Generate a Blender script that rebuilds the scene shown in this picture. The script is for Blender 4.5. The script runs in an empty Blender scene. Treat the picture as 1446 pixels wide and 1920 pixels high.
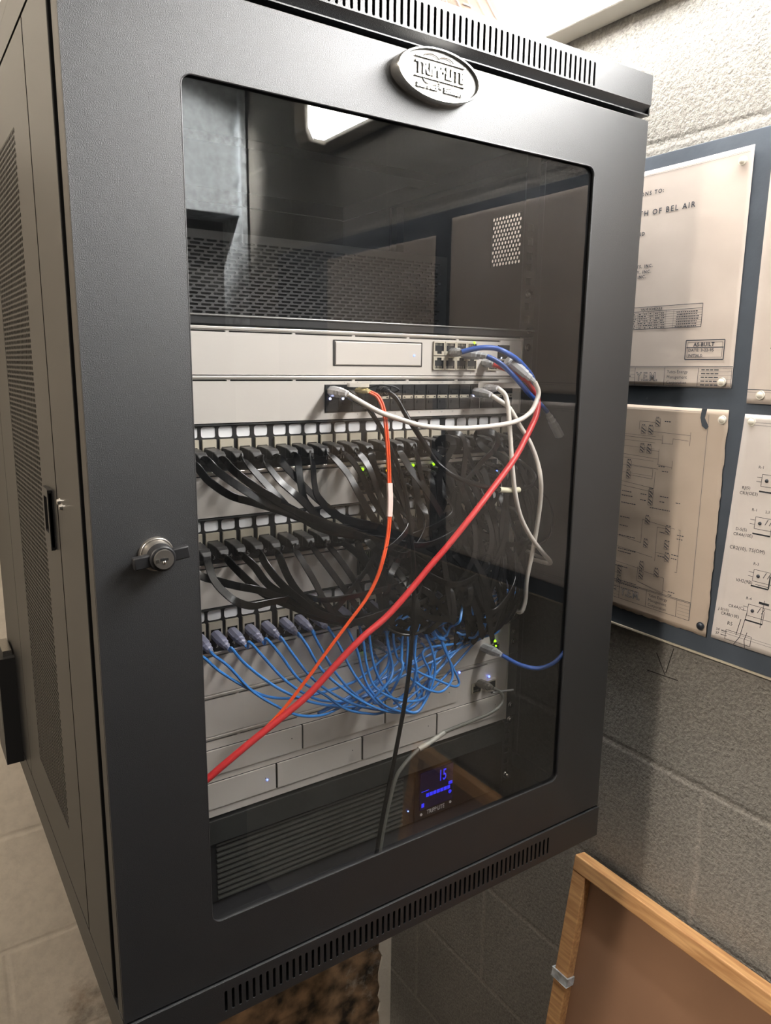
import bpy, bmesh, math, random
from mathutils import Vector, Matrix
from mathutils.geometry import tessellate_polygon
random.seed(7)
S = bpy.context.scene
COL = S.collection
# ---------------------------------------------------------------- camera
W, H, F = 1446, 1920, 1391.54
CAM = Vector((-.4189149505, -.567046038, .1239862664)); YAW, PIT, ROL = .5921625674, -.19476218, .0120365402
fw = Vector((math.sin(YAW)*math.cos(PIT), math.cos(YAW)*math.cos(PIT), math.sin(PIT)))
rt = Vector((math.cos(YAW), -math.sin(YAW), 0)); up = rt.cross(fw)
R2 = rt*math.cos(ROL)+up*math.sin(ROL); U2 = -rt*math.sin(ROL)+up*math.cos(ROL)
cd = bpy.data.cameras.new('camera'); cam = bpy.data.objects.new('camera', cd); COL.objects.link(cam)
M = Matrix((R2, U2, -fw)).transposed().to_4x4(); M.translation = CAM; cam.matrix_world = M
cd.sensor_fit = 'HORIZONTAL'; cd.sensor_width = 36; cd.lens = F/W*36; cd.clip_start = .01
S.camera = cam
def at(px, py, y):                       # point of the plane at depth y that shows at a pixel
    d = fw+R2*((px-W/2)/F)-U2*((py-H/2)/F); t = (y-CAM.y)/d.y
    return CAM+d*t
# ---------------------------------------------------------------- light levels
LAMP, LAMP2, EXPOSURE = 88.0, 175.0, 0.0
S.view_settings.view_transform = 'Standard'; S.view_settings.look = 'None'
S.view_settings.gamma = 1; S.view_settings.use_curve_mapping = False
S.view_settings.exposure = EXPOSURE
w = bpy.data.worlds.new('world'); S.world = w; w.use_nodes = True
w.node_tree.nodes['Background'].inputs[0].default_value = (.9, .8, .7, 1); w.node_tree.nodes['Background'].inputs[1].default_value = .02
# ---------------------------------------------------------------- materials
MATS = {}
def lin(c):
    return tuple(((x/255)/12.92 if x/255 < .04045 else ((x/255+.055)/1.055)**2.4) for x in c)+(1,)
def mat(n, c, rough=.5, metal=0, spec=.5, bump=0, bscale=300, var=0, vscale=20, emit=None, es=0, detail=3, srgb=True, coat=0):
    if n in MATS: return MATS[n]
    m = bpy.data.materials.new(n); m.use_nodes = True; t = m.node_tree; b = t.nodes['Principled BSDF']
    col = lin(c) if srgb else tuple(c)+(1,)
    b.inputs['Base Color'].default_value = col; b.inputs['Roughness'].default_value = rough
    b.inputs['Metallic'].default_value = metal; b.inputs['Specular IOR Level'].default_value = spec
    if coat: b.inputs['Coat Weight'].default_value = coat
    tc = t.nodes.new('ShaderNodeTexCoord')
    if var:
        nz = t.nodes.new('ShaderNodeTexNoise'); nz.inputs['Scale'].default_value = vscale; nz.inputs['Detail'].default_value = 5
        t.links.new(tc.outputs['Object'], nz.inputs['Vector'])
        mr = t.nodes.new('ShaderNodeMapRange'); mr.inputs['From Min'].default_value = .3; mr.inputs['From Max'].default_value = .7
        mr.inputs['To Min'].default_value = 1-var; mr.inputs['To Max'].default_value = 1+var
        t.links.new(nz.outputs[0], mr.inputs[0])
        mx = t.nodes.new('ShaderNodeVectorMath'); mx.operation = 'SCALE'; mx.inputs[0].default_value = col[:3]
        t.links.new(mr.outputs[0], mx.inputs['Scale']); t.links.new(mx.outputs[0], b.inputs['Base Color'])
    if bump:
        nz = t.nodes.new('ShaderNodeTexNoise'); nz.inputs['Scale'].default_value = bscale; nz.inputs['Detail'].default_value = detail
        t.links.new(tc.outputs['Object'], nz.inputs['Vector'])
        bp = t.nodes.new('ShaderNodeBump'); bp.inputs['Strength'].default_value = 1; bp.inputs['Distance'].default_value = bump
        t.links.new(nz.outputs[0], bp.inputs['Height']); t.links.new(bp.outputs[0], b.inputs['Normal'])
    if emit: b.inputs['Emission Color'].default_value = lin(emit); b.inputs['Emission Strength'].default_value = es
    MATS[n] = m; return m
paint = mat('powder_coat_black', (18, 20, 24), .47, 0, 1.0, .0003, 1500)
paint_s = mat('powder_coat_side', (18, 18, 18), .40, 0, .40, .00003, 700)
inner = mat('inner_steel_black', (24, 24, 26), .5, 0, .4)
blackp = mat('black_plastic', (22, 22, 23), .45)
jackm = mat('cable_black', (10, 10, 11), .27, 0, .32)
bootm = mat('boot_black', (40, 39, 39), .45)
dark = mat('socket_dark', (8, 8, 9), .6)
alu = mat('silver_faceplate', (206, 200, 193), .40, .15, .5, .00002, 900)
alu_edge = mat('silver_edge', (215, 210, 203), .3, .6)
steel = mat('screw_steel', (190, 188, 184), .25, 1)
keyst = mat('keystone_metal', (196, 188, 170), .4, .3)
labelw = mat('label_white', (240, 240, 242), .5)
bluej = mat('cable_blue', (48, 118, 190), .38)
blued = mat('cable_navy', (44, 84, 160), .38)
redj = mat('cable_red', (190, 46, 48), .38)
orj = mat('fiber_orange', (225, 80, 30), .4)
whj = mat('cable_white', (212, 205, 196), .42)
greyj = mat('cable_grey', (90, 90, 84), .45)
yelt = mat('tape_cream', (205, 200, 175), .5)
lav = mat('boot_lavender', (140, 142, 165), .3)
clearp = mat('plug_clear', (176, 178, 180), .2, 0, .7)
wood = None
lampm = mat('lamp_lens', (255, 255, 255), .4, emit=(250, 249, 247), es=LAMP)
lamph = mat('lamp_housing', (214, 208, 196), .4)
ledg = mat('led_green', (150, 220, 30), .4, emit=(150, 230, 20), es=2.2)
leda = mat('led_amber', (240, 180, 20), .4, emit=(250, 180, 20), es=2.2)
ledb = mat('led_blue', (110, 130, 255), .4, emit=(100, 125, 255), es=5)
ledw = mat('led_white', (210, 215, 255), .4, emit=(190, 200, 255), es=6)
lcdm = mat('lcd_blue', (14, 13, 34), .25, emit=(36, 34, 120), es=.05)
lcdl = mat('lcd_digits', (60, 60, 255), .4, emit=(44, 48, 255), es=.6)
printw = mat('print_white', (200, 200, 198), .5)
ink = mat('ink_blue_black', (52, 56, 66), .7)
ink2 = mat('ink_soft', (112, 110, 112), .7)
galv = mat('galvanized', (196, 202, 206), .45, .45, .5, .0004, 60, .5, 55)
boardm = mat('board_slate', (74, 82, 92), .6, 0, .4, .0004, 90, .15, 14, detail=6)
pinw = mat('pin_white', (220, 214, 200), .35)
pinb = mat('pin_black', (40, 44, 50), .35)
brass = mat('lock_chrome', (170, 165, 158), .28, .9)
badge_s = mat('badge_silver', (205, 203, 198), .25, .85)
rub = mat('tag_grey', (84, 84, 80), .5)

def paper_mat(n, c):
    m = mat(n, c, .75, 0, .3, .0012, 18, .07, 11, detail=2); return m
pap1 = paper_mat('paper_aged', (196, 184, 174)); pap2 = paper_mat('paper_tan', (184, 168, 152)); pap3 = paper_mat('paper_pale', (204, 196, 190))
papb = paper_mat('paper_brown', (88, 64, 45))

def node_mat(n):
    m = bpy.data.materials.new(n); m.use_nodes = True; return m, m.node_tree, m.node_tree.nodes['Principled BSDF']
# glass of the door: tinted see-through sheet with a mirror skin and a pale film painting haze
gm = bpy.data.materials.new('tinted_glass'); gm.use_nodes = True; t = gm.node_tree; t.nodes.clear()
N = t.nodes.new; out = N('ShaderNodeOutputMaterial'); tr = N('ShaderNodeBsdfTransparent'); gl = N('ShaderNodeBsdfGlossy'); df = N('ShaderNodeBsdfDiffuse')
tr.inputs[0].default_value = (.90, .90, .90, 1); gl.inputs['Roughness'].default_value = .012; gl.inputs[0].default_value = (1, 1, 1, 1); df.inputs[0].default_value = (.7, .72, .75, 1)
fr = N('ShaderNodeFresnel'); fr.inputs[0].default_value = 1.6; geo = N('ShaderNodeNewGeometry')
sub = N('ShaderNodeMath'); sub.operation = 'SUBTRACT'; sub.inputs[0].default_value = 1; t.links.new(geo.outputs['Backfacing'], sub.inputs[1])
mul = N('ShaderNodeMath'); mul.operation = 'MULTIPLY'; t.links.new(fr.outputs[0], mul.inputs[0]); t.links.new(sub.outputs[0], mul.inputs[1])
tc = N('ShaderNodeTexCoord'); nz = N('ShaderNodeTexNoise'); nz.inputs['Scale'].default_value = 9; nz.inputs['Detail'].default_value = 6; t.links.new(tc.outputs['Object'], nz.inputs['Vector'])
mr = N('ShaderNodeMapRange'); mr.inputs['From Min'].default_value = .42; mr.inputs['From Max'].default_value = .75; mr.inputs['To Min'].default_value = .004; mr.inputs['To Max'].default_value = .016; t.links.new(nz.outputs[0], mr.inputs[0])
m1 = N('ShaderNodeMixShader'); m2 = N('ShaderNodeMixShader'); t.links.new(mr.outputs[0], m1.inputs[0]); t.links.new(tr.outputs[0], m1.inputs[1]); t.links.new(df.outputs[0], m1.inputs[2])
t.links.new(mul.outputs[0], m2.inputs[0]); t.links.new(m1.outputs[0], m2.inputs[1]); t.links.new(gl.outputs[0], m2.inputs[2]); t.links.new(m2.outputs[0], out.inputs[0])

def block_mat(n, c1, mortar, rough=.85, b1=.006, bs=110, ax='y', stain=False, gran=.28):
    m, t, b = node_mat(n); N = t.nodes.new; L = t.links.new
    g = N('ShaderNodeNewGeometry'); sp = N('ShaderNodeSeparateXYZ'); L(g.outputs['Position'], sp.inputs[0])
    cb = N('ShaderNodeCombineXYZ')
    ay = N('ShaderNodeMath'); ay.inputs[1].default_value = (.272+4.064) if ax == 'y' else 4.2; az = N('ShaderNodeMath'); az.inputs[1].default_value = 2.2406
    L(sp.outputs['Y' if ax == 'y' else 'X'], ay.inputs[0]); L(sp.outputs['Z'], az.inputs[0])
    nzw = N('ShaderNodeTexNoise'); nzw.inputs['Scale'].default_value = 30; L(g.outputs['Position'], nzw.inputs['Vector'])
    wv = N('ShaderNodeMath'); wv.operation = 'MULTIPLY_ADD'; wv.inputs[1].default_value = .003; L(nzw.outputs[0], wv.inputs[0]); L(az.outputs[0], wv.inputs[2])
    wy = N('ShaderNodeMath'); wy.operation = 'MULTIPLY_ADD'; wy.inputs[1].default_value = .003; L(nzw.outputs[0], wy.inputs[0]); L(ay.outputs[0], wy.inputs[2])
    L(wy.outputs[0], cb.inputs[0]); L(wv.outputs[0], cb.inputs[1])
    br = N('ShaderNodeTexBrick'); br.inputs['Scale'].default_value = 1; br.inputs['Brick Width'].default_value = .4064; br.inputs['Row Height'].default_value = .2032
    br.inputs['Mortar Size'].default_value = .0075; br.inputs['Mortar Smooth'].default_value = .85; br.offset = .5; L(cb.outputs[0], br.inputs['Vector'])
    n1 = N('ShaderNodeTexNoise'); n1.inputs['Scale'].default_value = bs; n1.inputs['Detail'].default_value = 5; n1.inputs['Roughness'].default_value = .65; L(g.outputs['Position'], n1.inputs['Vector'])
    n2 = N('ShaderNodeTexNoise'); n2.inputs['Scale'].default_value = 3.2; n2.inputs['Detail'].default_value = 6; L(g.outputs['Position'], n2.inputs['Vector'])
    r1 = N('ShaderNodeMapRange'); r1.inputs['From Min'].default_value = .35; r1.inputs['From Max'].default_value = .6; r1.inputs['To Min'].default_value = 1-gran; r1.inputs['To Max'].default_value = 1.06; L(n1.outputs[0], r1.inputs[0])
    r2 = N('ShaderNodeMapRange'); r2.inputs['From Min'].default_value = .3; r2.inputs['From Max'].default_value = .7; r2.inputs['To Min'].default_value = .82; r2.inputs['To Max'].default_value = 1.12; L(n2.outputs[0], r2.inputs[0])
    mm = N('ShaderNodeMath'); mm.operation = 'MULTIPLY'; L(r1.outputs[0], mm.inputs[0]); L(r2.outputs[0], mm.inputs[1])
    mixc = N('ShaderNodeMix'); mixc.data_type = 'RGBA'; L(br.outputs['Fac'], mixc.inputs['Factor']); mixc.inputs['A'].default_value = lin(c1); mixc.inputs['B'].default_value = lin(mortar)
    vs = N('ShaderNodeVectorMath'); vs.operation = 'SCALE'; L(mixc.outputs['Result'], vs.inputs[0]); L(mm.outputs[0], vs.inputs['Scale'])
    last = vs.outputs[0]
    if stain:   # damp brown patch low in the corner
        n3 = N('ShaderNodeTexNoise'); n3.inputs['Scale'].default_value = 7; n3.inputs['Detail'].default_value = 8; n3.inputs['Roughness'].default_value = .7; L(g.outputs['Position'], n3.inputs['Vector'])
        vm = N('ShaderNodeVectorMath'); vm.operation = 'DISTANCE'; vm.inputs[1].default_value = (.12, .64, -1.22); L(g.outputs['Position'], vm.inputs[0])
        s3 = N('ShaderNodeMath'); s3.operation = 'MULTIPLY_ADD'; s3.inputs[1].default_value = .75; L(n3.outputs[0], s3.inputs[0]); L(vm.outputs['Value'], s3.inputs[2])
        r3 = N('ShaderNodeMapRange'); r3.inputs['From Min'].default_value = .62; r3.inputs['From Max'].default_value = .80; r3.inputs['To Min'].default_value = 1; r3.inputs['To Max'].default_value = 0; L(s3.outputs[0], r3.inputs[0])
        n4 = N('ShaderNodeTexNoise'); n4.inputs['Scale'].default_value = 26; n4.inputs['Detail'].default_value = 6; L(g.outputs['Position'], n4.inputs['Vector'])
        cr = N('ShaderNodeValToRGB'); e = cr.color_ramp.elements; e[0].position = .35; e[0].color = lin((44, 38, 32)); e[1].position = .68; e[1].color = lin((150, 120, 90)); L(n4.outputs[0], cr.inputs[0])
        mx = N('ShaderNodeMix'); mx.data_type = 'RGBA'; L(r3.outputs[0], mx.inputs['Factor']); L(last, mx.inputs['A']); L(cr.outputs[0], mx.inputs['B']); last = mx.outputs['Result']
    L(last, b.inputs['Base Color']); b.inputs['Roughness'].default_value = rough; b.inputs['Specular IOR Level'].default_value = .25
    hs = N('ShaderNodeMath'); hs.operation = 'MULTIPLY_ADD'; hs.inputs[1].default_value = -.5; L(br.outputs['Fac'], hs.inputs[0])
    hn = N('ShaderNodeMath'); hn.operation = 'MULTIPLY'; hn.inputs[1].default_value = .9; L(n1.outputs[0], hn.inputs[0]); L(hn.outputs[0], hs.inputs[2])
    bp = N('ShaderNodeBump'); bp.inputs['Distance'].default_value = b1; bp.inputs['Strength'].default_value = 1; L(hs.outputs[0], bp.inputs['Height']); L(bp.outputs[0], b.inputs['Normal'])
    return m
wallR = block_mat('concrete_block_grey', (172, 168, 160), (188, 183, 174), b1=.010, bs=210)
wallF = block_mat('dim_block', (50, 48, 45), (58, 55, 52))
wallB = block_mat('painted_block_beige', (208, 198, 182), (210, 200, 184), .6, .0008, 60, 'x', True, .06)
plain = mat('room_paint', (160, 156, 150), .8, 0, .3, .001, 40, .08, 4)
floorm = mat('floor_concrete', (52, 48, 45), .8, 0, .3, .001, 40, .1, 5)
# wood
wood, t, b = node_mat('oak_wood'); N = t.nodes.new; L = t.links.new
tc = N('ShaderNodeTexCoord'); mp = N('ShaderNodeMapping'); mp.inputs['Scale'].default_value = (60, 5, 60); L(tc.outputs['Object'], mp.inputs[0])
nz = N('ShaderNodeTexNoise'); nz.inputs['Scale'].default_value = 3; nz.inputs['Detail'].default_value = 8; L(mp.outputs[0], nz.inputs['Vector'])
cr = N('ShaderNodeValToRGB'); e = cr.color_ramp.elements; e[0].position = .3; e[0].color = lin((168, 120, 76)); e[1].position = .7; e[1].color = lin((214, 168, 116)); L(nz.outputs[0], cr.inputs[0]); L(cr.outputs[0], b.inputs['Base Color'])
b.inputs['Roughness'].default_value = .38
bp = N('ShaderNodeBump'); bp.inputs['Distance'].default_value = .0003; L(nz.outputs[0], bp.inputs['Height']); L(bp.outputs[0], b.inputs['Normal'])
hardb = mat('hardboard_brown', (140, 106, 82), .55, 0, .4, .0001, 200, .06, 9)

# ---------------------------------------------------------------- mesh helpers
class MB:
    def __init__(s): s.v = []; s.f = []; s.m = []; s.ms = []; s.sm = []
    def mi(s, m):
        if m not in s.ms: s.ms.append(m)
        return s.ms.index(m)
    def add(s, vs, fs, m, smooth=False):
        o = len(s.v); s.v += [tuple(v) for v in vs]; k = s.mi(m)
        for f in fs: s.f.append(tuple(i+o for i in f)); s.m.append(k); s.sm.append(smooth)
        return s
    def box(s, x0, x1, y0, y1, z0, z1, m, X=None):
        vs = [Vector((x, y, z)) for x in (x0, x1) for y in (y0, y1) for z in (z0, z1)]
        if X: vs = [X @ v for v in vs]
        return s.add(vs, [(0, 1, 3, 2), (4, 6, 7, 5), (0, 4, 5, 1), (2, 3, 7, 6), (0, 2, 6, 4), (1, 5, 7, 3)], m)
    def plate(s, outer, holes, P, d, m, mh=None):   # flat plate with holes; P(u,v)->point, d = thickness vector
        loops = [outer]+holes; flat = [p for l in loops for p in l]
        tri = tessellate_polygon([[Vector((p[0], p[1], 0)) for p in l] for l in loops])
        a = [Vector(P(*p)) for p in flat]; n = len(a); d = Vector(d); o = len(s.v)
        nn = None
        fs = [tuple(q) for q in tri]+[tuple(n+i for i in reversed(q)) for q in tri]
        s.add(a+[p+d for p in a], fs, m)
        k = 0; mk = s.mi(mh or m); first = s.mi(m)
        for li, l in enumerate(loops):
            c = len(l)
            for i in range(c):
                i2 = (i+1) % c; s.f.append((o+k+i, o+k+i2, o+n+k+i2, o+n+k+i)); s.m.append(mk if li else first); s.sm.append(False)
            k += c
        return s
    def cyl(s, c, ax, r, h, m, n=20, r2=None, sq=1, X=None):     # from c along ax (unit) length h
        ax = Vector(ax).normalized(); a = ax.orthogonal().normalized() if abs(ax.y) < .9 else Vector((1, 0, 0)); b = ax.cross(a)
        r2 = r if r2 is None else r2; c = Vector(c); vs = []
        for k, (rr, hh) in enumerate(((r, 0), (r2, h))):
            for i in range(n):
                q = 2*math.pi*i/n; vs.append(c+ax*hh+a*math.cos(q)*rr+b*math.sin(q)*rr*sq)
        fs = [(i, (i+1) % n, n+(i+1) % n, n+i) for i in range(n)]
        s.add(vs, fs, m, True); s.add(vs, [tuple(range(n))[::-1], tuple(range(n, 2*n))], m)
        return s
    def ball(s, c, r, m, n=10, k=6, sc=(1, 1, 1)):
        vs = []; fs = []
        for i in range(k+1):
            for j in range(n):
                th = math.pi*i/k; ph = 2*math.pi*j/n
                vs.append((c[0]+r*sc[0]*math.sin(th)*math.cos(ph), c[1]+r*sc[1]*math.sin(th)*math.sin(ph), c[2]+r*sc[2]*math.cos(th)))
        for i in range(k):
            for j in range(n): fs.append((i*n+j, (i+1)*n+j, (i+1)*n+(j+1) % n, i*n+(j+1) % n))
        return s.add(vs, fs, m, True)
    def sweep(s, pts, prof, m, twist=None, ref=None, sub=6):
        P = catmull(pts, sub); n = len(P); k = len(prof); vs = []; fs = []
        prev = None
        for i, p in enumerate(P):
            T = (P[min(i+1, n-1)]-P[max(i-1, 0)]).normalized()
            if ref is not None:
                r = ref(i/(n-1), p) if callable(ref) else ref
                A = r-T*r.dot(T)
                if A.length < 1e-4: A = prev or T.orthogonal()
                if prev is not None: A = A.normalized()*.35+(prev-T*prev.dot(T))*.65
                A.normalize()
            else:
                A = T.orthogonal().normalized() if prev is None else (prev-T*prev.dot(T)).normalized()
            prev = A.copy(); B = T.cross(A)
            for (u, v) in prof: vs.append(p+B*u+A*v)
        for i in range(n-1):
            for j in range(k): fs.append((i*k+j, i*k+(j+1) % k, (i+1)*k+(j+1) % k, (i+1)*k+j))
        s.add(vs, fs, m, True); s.add(vs, [tuple(range(k))[::-1], tuple((n-1)*k+j for j in range(k))], m)
        return s
    def text(s, txt, size, P, m, bold=0, align='LEFT', depth=0, sx=1, font_space=1):   # P(u,v)->point
        c = bpy.data.curves.new('t', 'FONT'); c.body = txt; c.size = size; c.align_x = align; c.offset = bold; c.extrude = depth; c.resolution_u = 2; c.space_character = font_space
        o = bpy.data.objects.new('t', c); COL.objects.link(o); dg = bpy.context.evaluated_depsgraph_get()
        me = bpy.data.meshes.new_from_object(o.evaluated_get(dg))
        s.add([P(v.co.x*sx, v.co.y, v.co.z) for v in me.vertices], [tuple(f.vertices) for f in me.polygons], m)
        bpy.data.objects.remove(o); bpy.data.curves.remove(c); bpy.data.meshes.remove(me)
        return s
    def line(s, u0, v0, u1, v1, wd, P, m):
        d = Vector((u1-u0, v1-v0)); 
        if d.length < 1e-6: return s
        n = Vector((-d.y, d.x)).normalized()*wd/2; k = max(1, int(d.length/.007)); vs = []
        for i in range(k+1): a = u0+d.x*i/k; b = v0+d.y*i/k; vs += [P(a+n.x, b+n.y), P(a-n.x, b-n.y)]
        return s.add(vs, [(2*i, 2*i+1, 2*i+3, 2*i+2) for i in range(k)], m)
    def rect(s, u0, v0, u1, v1, wd, P, m):
        for a in ((u0, v0, u1, v0), (u1, v0, u1, v1), (u1, v1, u0, v1), (u0, v1, u0, v0)): s.line(*a, wd, P, m)
        return s
    def build(s, name, parent=None, bevel=0, recalc=True, origin=None):
        me = bpy.data.meshes.new(name); me.from_pydata(s.v, [], s.f)
        for m in s.ms: me.materials.append(m)
        me.polygons.foreach_set('material_index', s.m); me.polygons.foreach_set('use_smooth', s.sm); me.validate(); me.update()
        if recalc:
            bm = bmesh.new(); bm.from_mesh(me); bmesh.ops.remove_doubles(bm, verts=bm.verts, dist=1e-7); bmesh.ops.recalc_face_normals(bm, faces=bm.faces); bm.to_mesh(me); bm.free()
        if any(s.sm): me.set_sharp_from_angle(angle=math.radians(38))
        o = bpy.data.objects.new(name, me); COL.objects.link(o)
        if origin is not None:
            me.transform(Matrix.Translation(-Vector(origin))); o.location = origin
        if parent:
            o.parent = parent; o.matrix_parent_inverse = parent_world(parent).inverted()
        if bevel:
            bv = o.modifiers.new('bevel', 'BEVEL'); bv.width = bevel; bv.segments = 2; bv.limit_method = 'ANGLE'; bv.angle_limit = math.radians(50)
        return o
def parent_world(p):
    m = Matrix.LocRotScale(p.location, p.rotation_euler, p.scale)
    return (parent_world(p.parent) @ p.matrix_parent_inverse @ m) if p.parent else m
def catmull(p, sub):
    p = [Vector(q) for q in p]
    if len(p) < 3: return [p[0].lerp(p[-1], i/sub) for i in range(sub+1)]
    q = [p[0]*2-p[1]]+p+[p[-1]*2-p[-2]]; o = []
    for i in range(1, len(q)-2):
        for k in range(sub):
            t = k/sub; a, b, c, d = q[i-1:i+3]
            o.append(.5*((2*b)+(c-a)*t+(2*a-5*b+4*c-d)*t*t+(-a+3*b-3*c+d)*t**3))
    o.append(p[-1]); return o
def circ(r, n=8): return [(r*math.cos(2*math.pi*i/n), r*math.sin(2*math.pi*i/n)) for i in range(n)]
def flatp(w, h): return [(-w/2, -h*.3), (-w/2+h*.2, -h/2), (w/2-h*.2, -h/2), (w/2, -h*.3), (w/2, h*.3), (w/2-h*.2, h/2), (-w/2+h*.2, h/2), (-w/2, h*.3)]
def rrect(u0, v0, u1, v1, r, n=4):
    o = []
    for cx, cy, a in ((u1-r, v1-r, 0), (u0+r, v1-r, 90), (u0+r, v0+r, 180), (u1-r, v0+r, 270)):
        for i in range(n+1):
            q = math.radians(a+90*i/n); o.append((cx+r*math.cos(q), cy+r*math.sin(q)))
    return o
def R4(u0, v0, u1, v1): return [(u0, v0), (u1, v0), (u1, v1), (u0, v1)]
def thing(name, loc, label, cat, group=None):
    o = bpy.data.objects.new(name, None); COL.objects.link(o); o.location = loc; o.empty_display_size = .02
    return tag(o, label, cat, group)
def tag(o, label, cat, group=None):
    o['label'] = label; o['category'] = cat
    if group: o['group'] = group
    return o
def struct(o): o['kind'] = 'structure'; return o
XZ = lambda y: (lambda u, v, w=0: Vector((u, y-w, v)))

# ---------------------------------------------------------------- room
WX, WY = .42, .64
X0, Y0, Z0, Z1 = -2.1, -1.45, -1.45, .86
struct(MB().box(WX, WX+.1, Y0-.1, WY+.1, Z0, Z1, wallR).build('wall_right'))
struct(MB().box(X0, WX, WY, WY+.1, Z0, Z1, wallB).build('wall_back'))
struct(MB().box(X0-.1, X0, Y0-.1, WY+.1, Z0, Z1, plain).build('wall_left'))
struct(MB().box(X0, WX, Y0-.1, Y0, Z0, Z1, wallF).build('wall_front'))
struct(MB().box(X0-.1, WX+.1, Y0-.1, WY+.1, Z0-.1, Z0, floorm).build('floor'))
struct(MB().box(X0-.1, WX+.1, Y0-.1, WY+.1, Z1, Z1+.1, plain).build('ceiling'))
wr = bpy.data.objects['wall_right']; mb = MB(); PW = lambda u, v, w=0: Vector((WX-.0006, u, v)); pm = mat('pencil_grey', (58, 56, 54), .8)
for a in (((1232, 1224), (1248, 1266)), ((1264, 1216), (1249, 1262)), ((1214, 1256), (1272, 1276))):
    q = []
    for px, py in a:
        d = fw+R2*((px-W/2)/F)-U2*((py-H/2)/F); p = CAM+d*((WX-CAM.x)/d.x); q += [p.y, p.z]
    mb.line(*q, .0012, PW, pm)
mb.build('pencil_mark', wr, 0, False)
# ragged mortar bead in the back corner
mb = MB(); mm = mat('corner_mortar', (196, 186, 170), .8, 0, .3, .002, 60)
pr = []
zz = [Z0+i*.02 for i in range(int((Z1-Z0)/.02)+1)]
for z in zz: pr.append((.392+random.uniform(-.007, .005), z))
vs = [];
for x, z in pr: vs += [(x, WY+.004, z), (x+.003, WY-.003, z), (WX-.001, WY-.006, z), (WX+.004, WY+.004, z)]
fs = [(i*4+j, i*4+j+1, i*4+j+5, i*4+j+4) for i in range(len(pr)-1) for j in range(3)]
mb.add(vs, fs, mm); struct(mb.build('trim_1'))

# ---------------------------------------------------------------- lamp on the right wall (along y)
fx = thing('wall_light_fixture', (.38, -.3, .62), 'long glowing tube light fixture high on the block wall above the cabinet', 'light')
ly0, ly1 = -.90, .56
prof_h = [(.42, .575), (.42, .70), (.375, .70), (.362, .69), (.362, .60), (.375, .575)]
def extr(mb, prof, y0, y1, m):
    n = len(prof); mb.add([(x, y0, z) for x, z in prof]+[(x, y1, z) for x, z in prof], [(i, (i+1) % n, n+(i+1) % n, n+i) for i in range(n)]+[tuple(range(n))[::-1], tuple(range(n, 2*n))], m)
mb = MB(); extr(mb, [(.4195, .565), (.4195, .71), (.392, .71), (.392, .577), (.378, .577), (.378, .565)], ly0, ly1, lamph)
for a in (ly0, ly1-.05): extr(mb, [(.392, .562), (.392, .71), (.345, .705), (.335, .69), (.335, .585), (.345, .565)], a, a+.05, lamph)
mb.build('housing', fx, .003)
mb = MB(); extr(mb, [(.392, .572), (.392, .70), (.352, .697), (.341, .685), (.341, .592), (.352, .572)], ly0+.05, ly1-.05, lampm); mb.build('diffuser', fx)
# warm fixture added out of view to lift the left side and walls
f2 = thing('added_ceiling_light', (-1.3, -.04, Z1), 'added warm round ceiling light, out of view, brightening the left of the room', 'light')
mb = MB(); mb.cyl((-1.3, -.04, Z1-.03), (0, 0, 1), .17, .029, lamph, 32); mb.build('base', f2)
mb = MB(); mb.cyl((-1.3, -.04, Z1-.07), (0, 0, 1), .12, .04, mat('lamp_warm', (255, 255, 255), .4, emit=(255, 242, 226), es=LAMP2), 32, .15); mb.build('diffuser', f2)

# added spot lamp, out of view, to brighten the duct mirrored in the glass
f3 = thing('added_spot_lamp', (-.05, -1.05, .8), 'added small spot lamp, out of view at the front ceiling, brightening the sheet metal duct', 'light')
sd = (Vector((.26, Y0+.12, .62))-Vector((-.05, -1.05, .80))).normalized()
mb = MB(); mb.cyl(Vector((-.05, -1.05, .80))-sd*.07, sd, .030, .065, lamph, 20, .038); mb.cyl((-.05, -1.05, .83), (0, 0, 1), .01, .029, lamph, 10); mb.build('housing', f3)
ld = bpy.data.lights.new('added_spot', 'SPOT'); ld.energy = 470; ld.color = (1, .98, .94); ld.spot_size = math.radians(42); ld.spot_blend = .8; ld.shadow_soft_size = .02
lo = bpy.data.objects.new('added_spot', ld); COL.objects.link(lo); lo.parent = f3; lo.matrix_parent_inverse = parent_world(f3).inverted()
lo.location = Vector((-.05, -1.05, .80))+sd*.002; lo.rotation_euler = sd.to_track_quat('-Z', 'Y').to_euler()
# galvanized duct at the front of the room
mb = MB(); mb.box(.19, .405, Y0+.001, Y0+.12, .50, Z1-.001, galv); mb.box(.395, .412, Y0+.001, Y0+.135, .20, Z1-.001, galv)
tag(mb.build('sheet_metal_duct', None, .003), 'mottled grey galvanized duct in the corner, seen reflected at the top left of the glass', 'duct')

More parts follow.
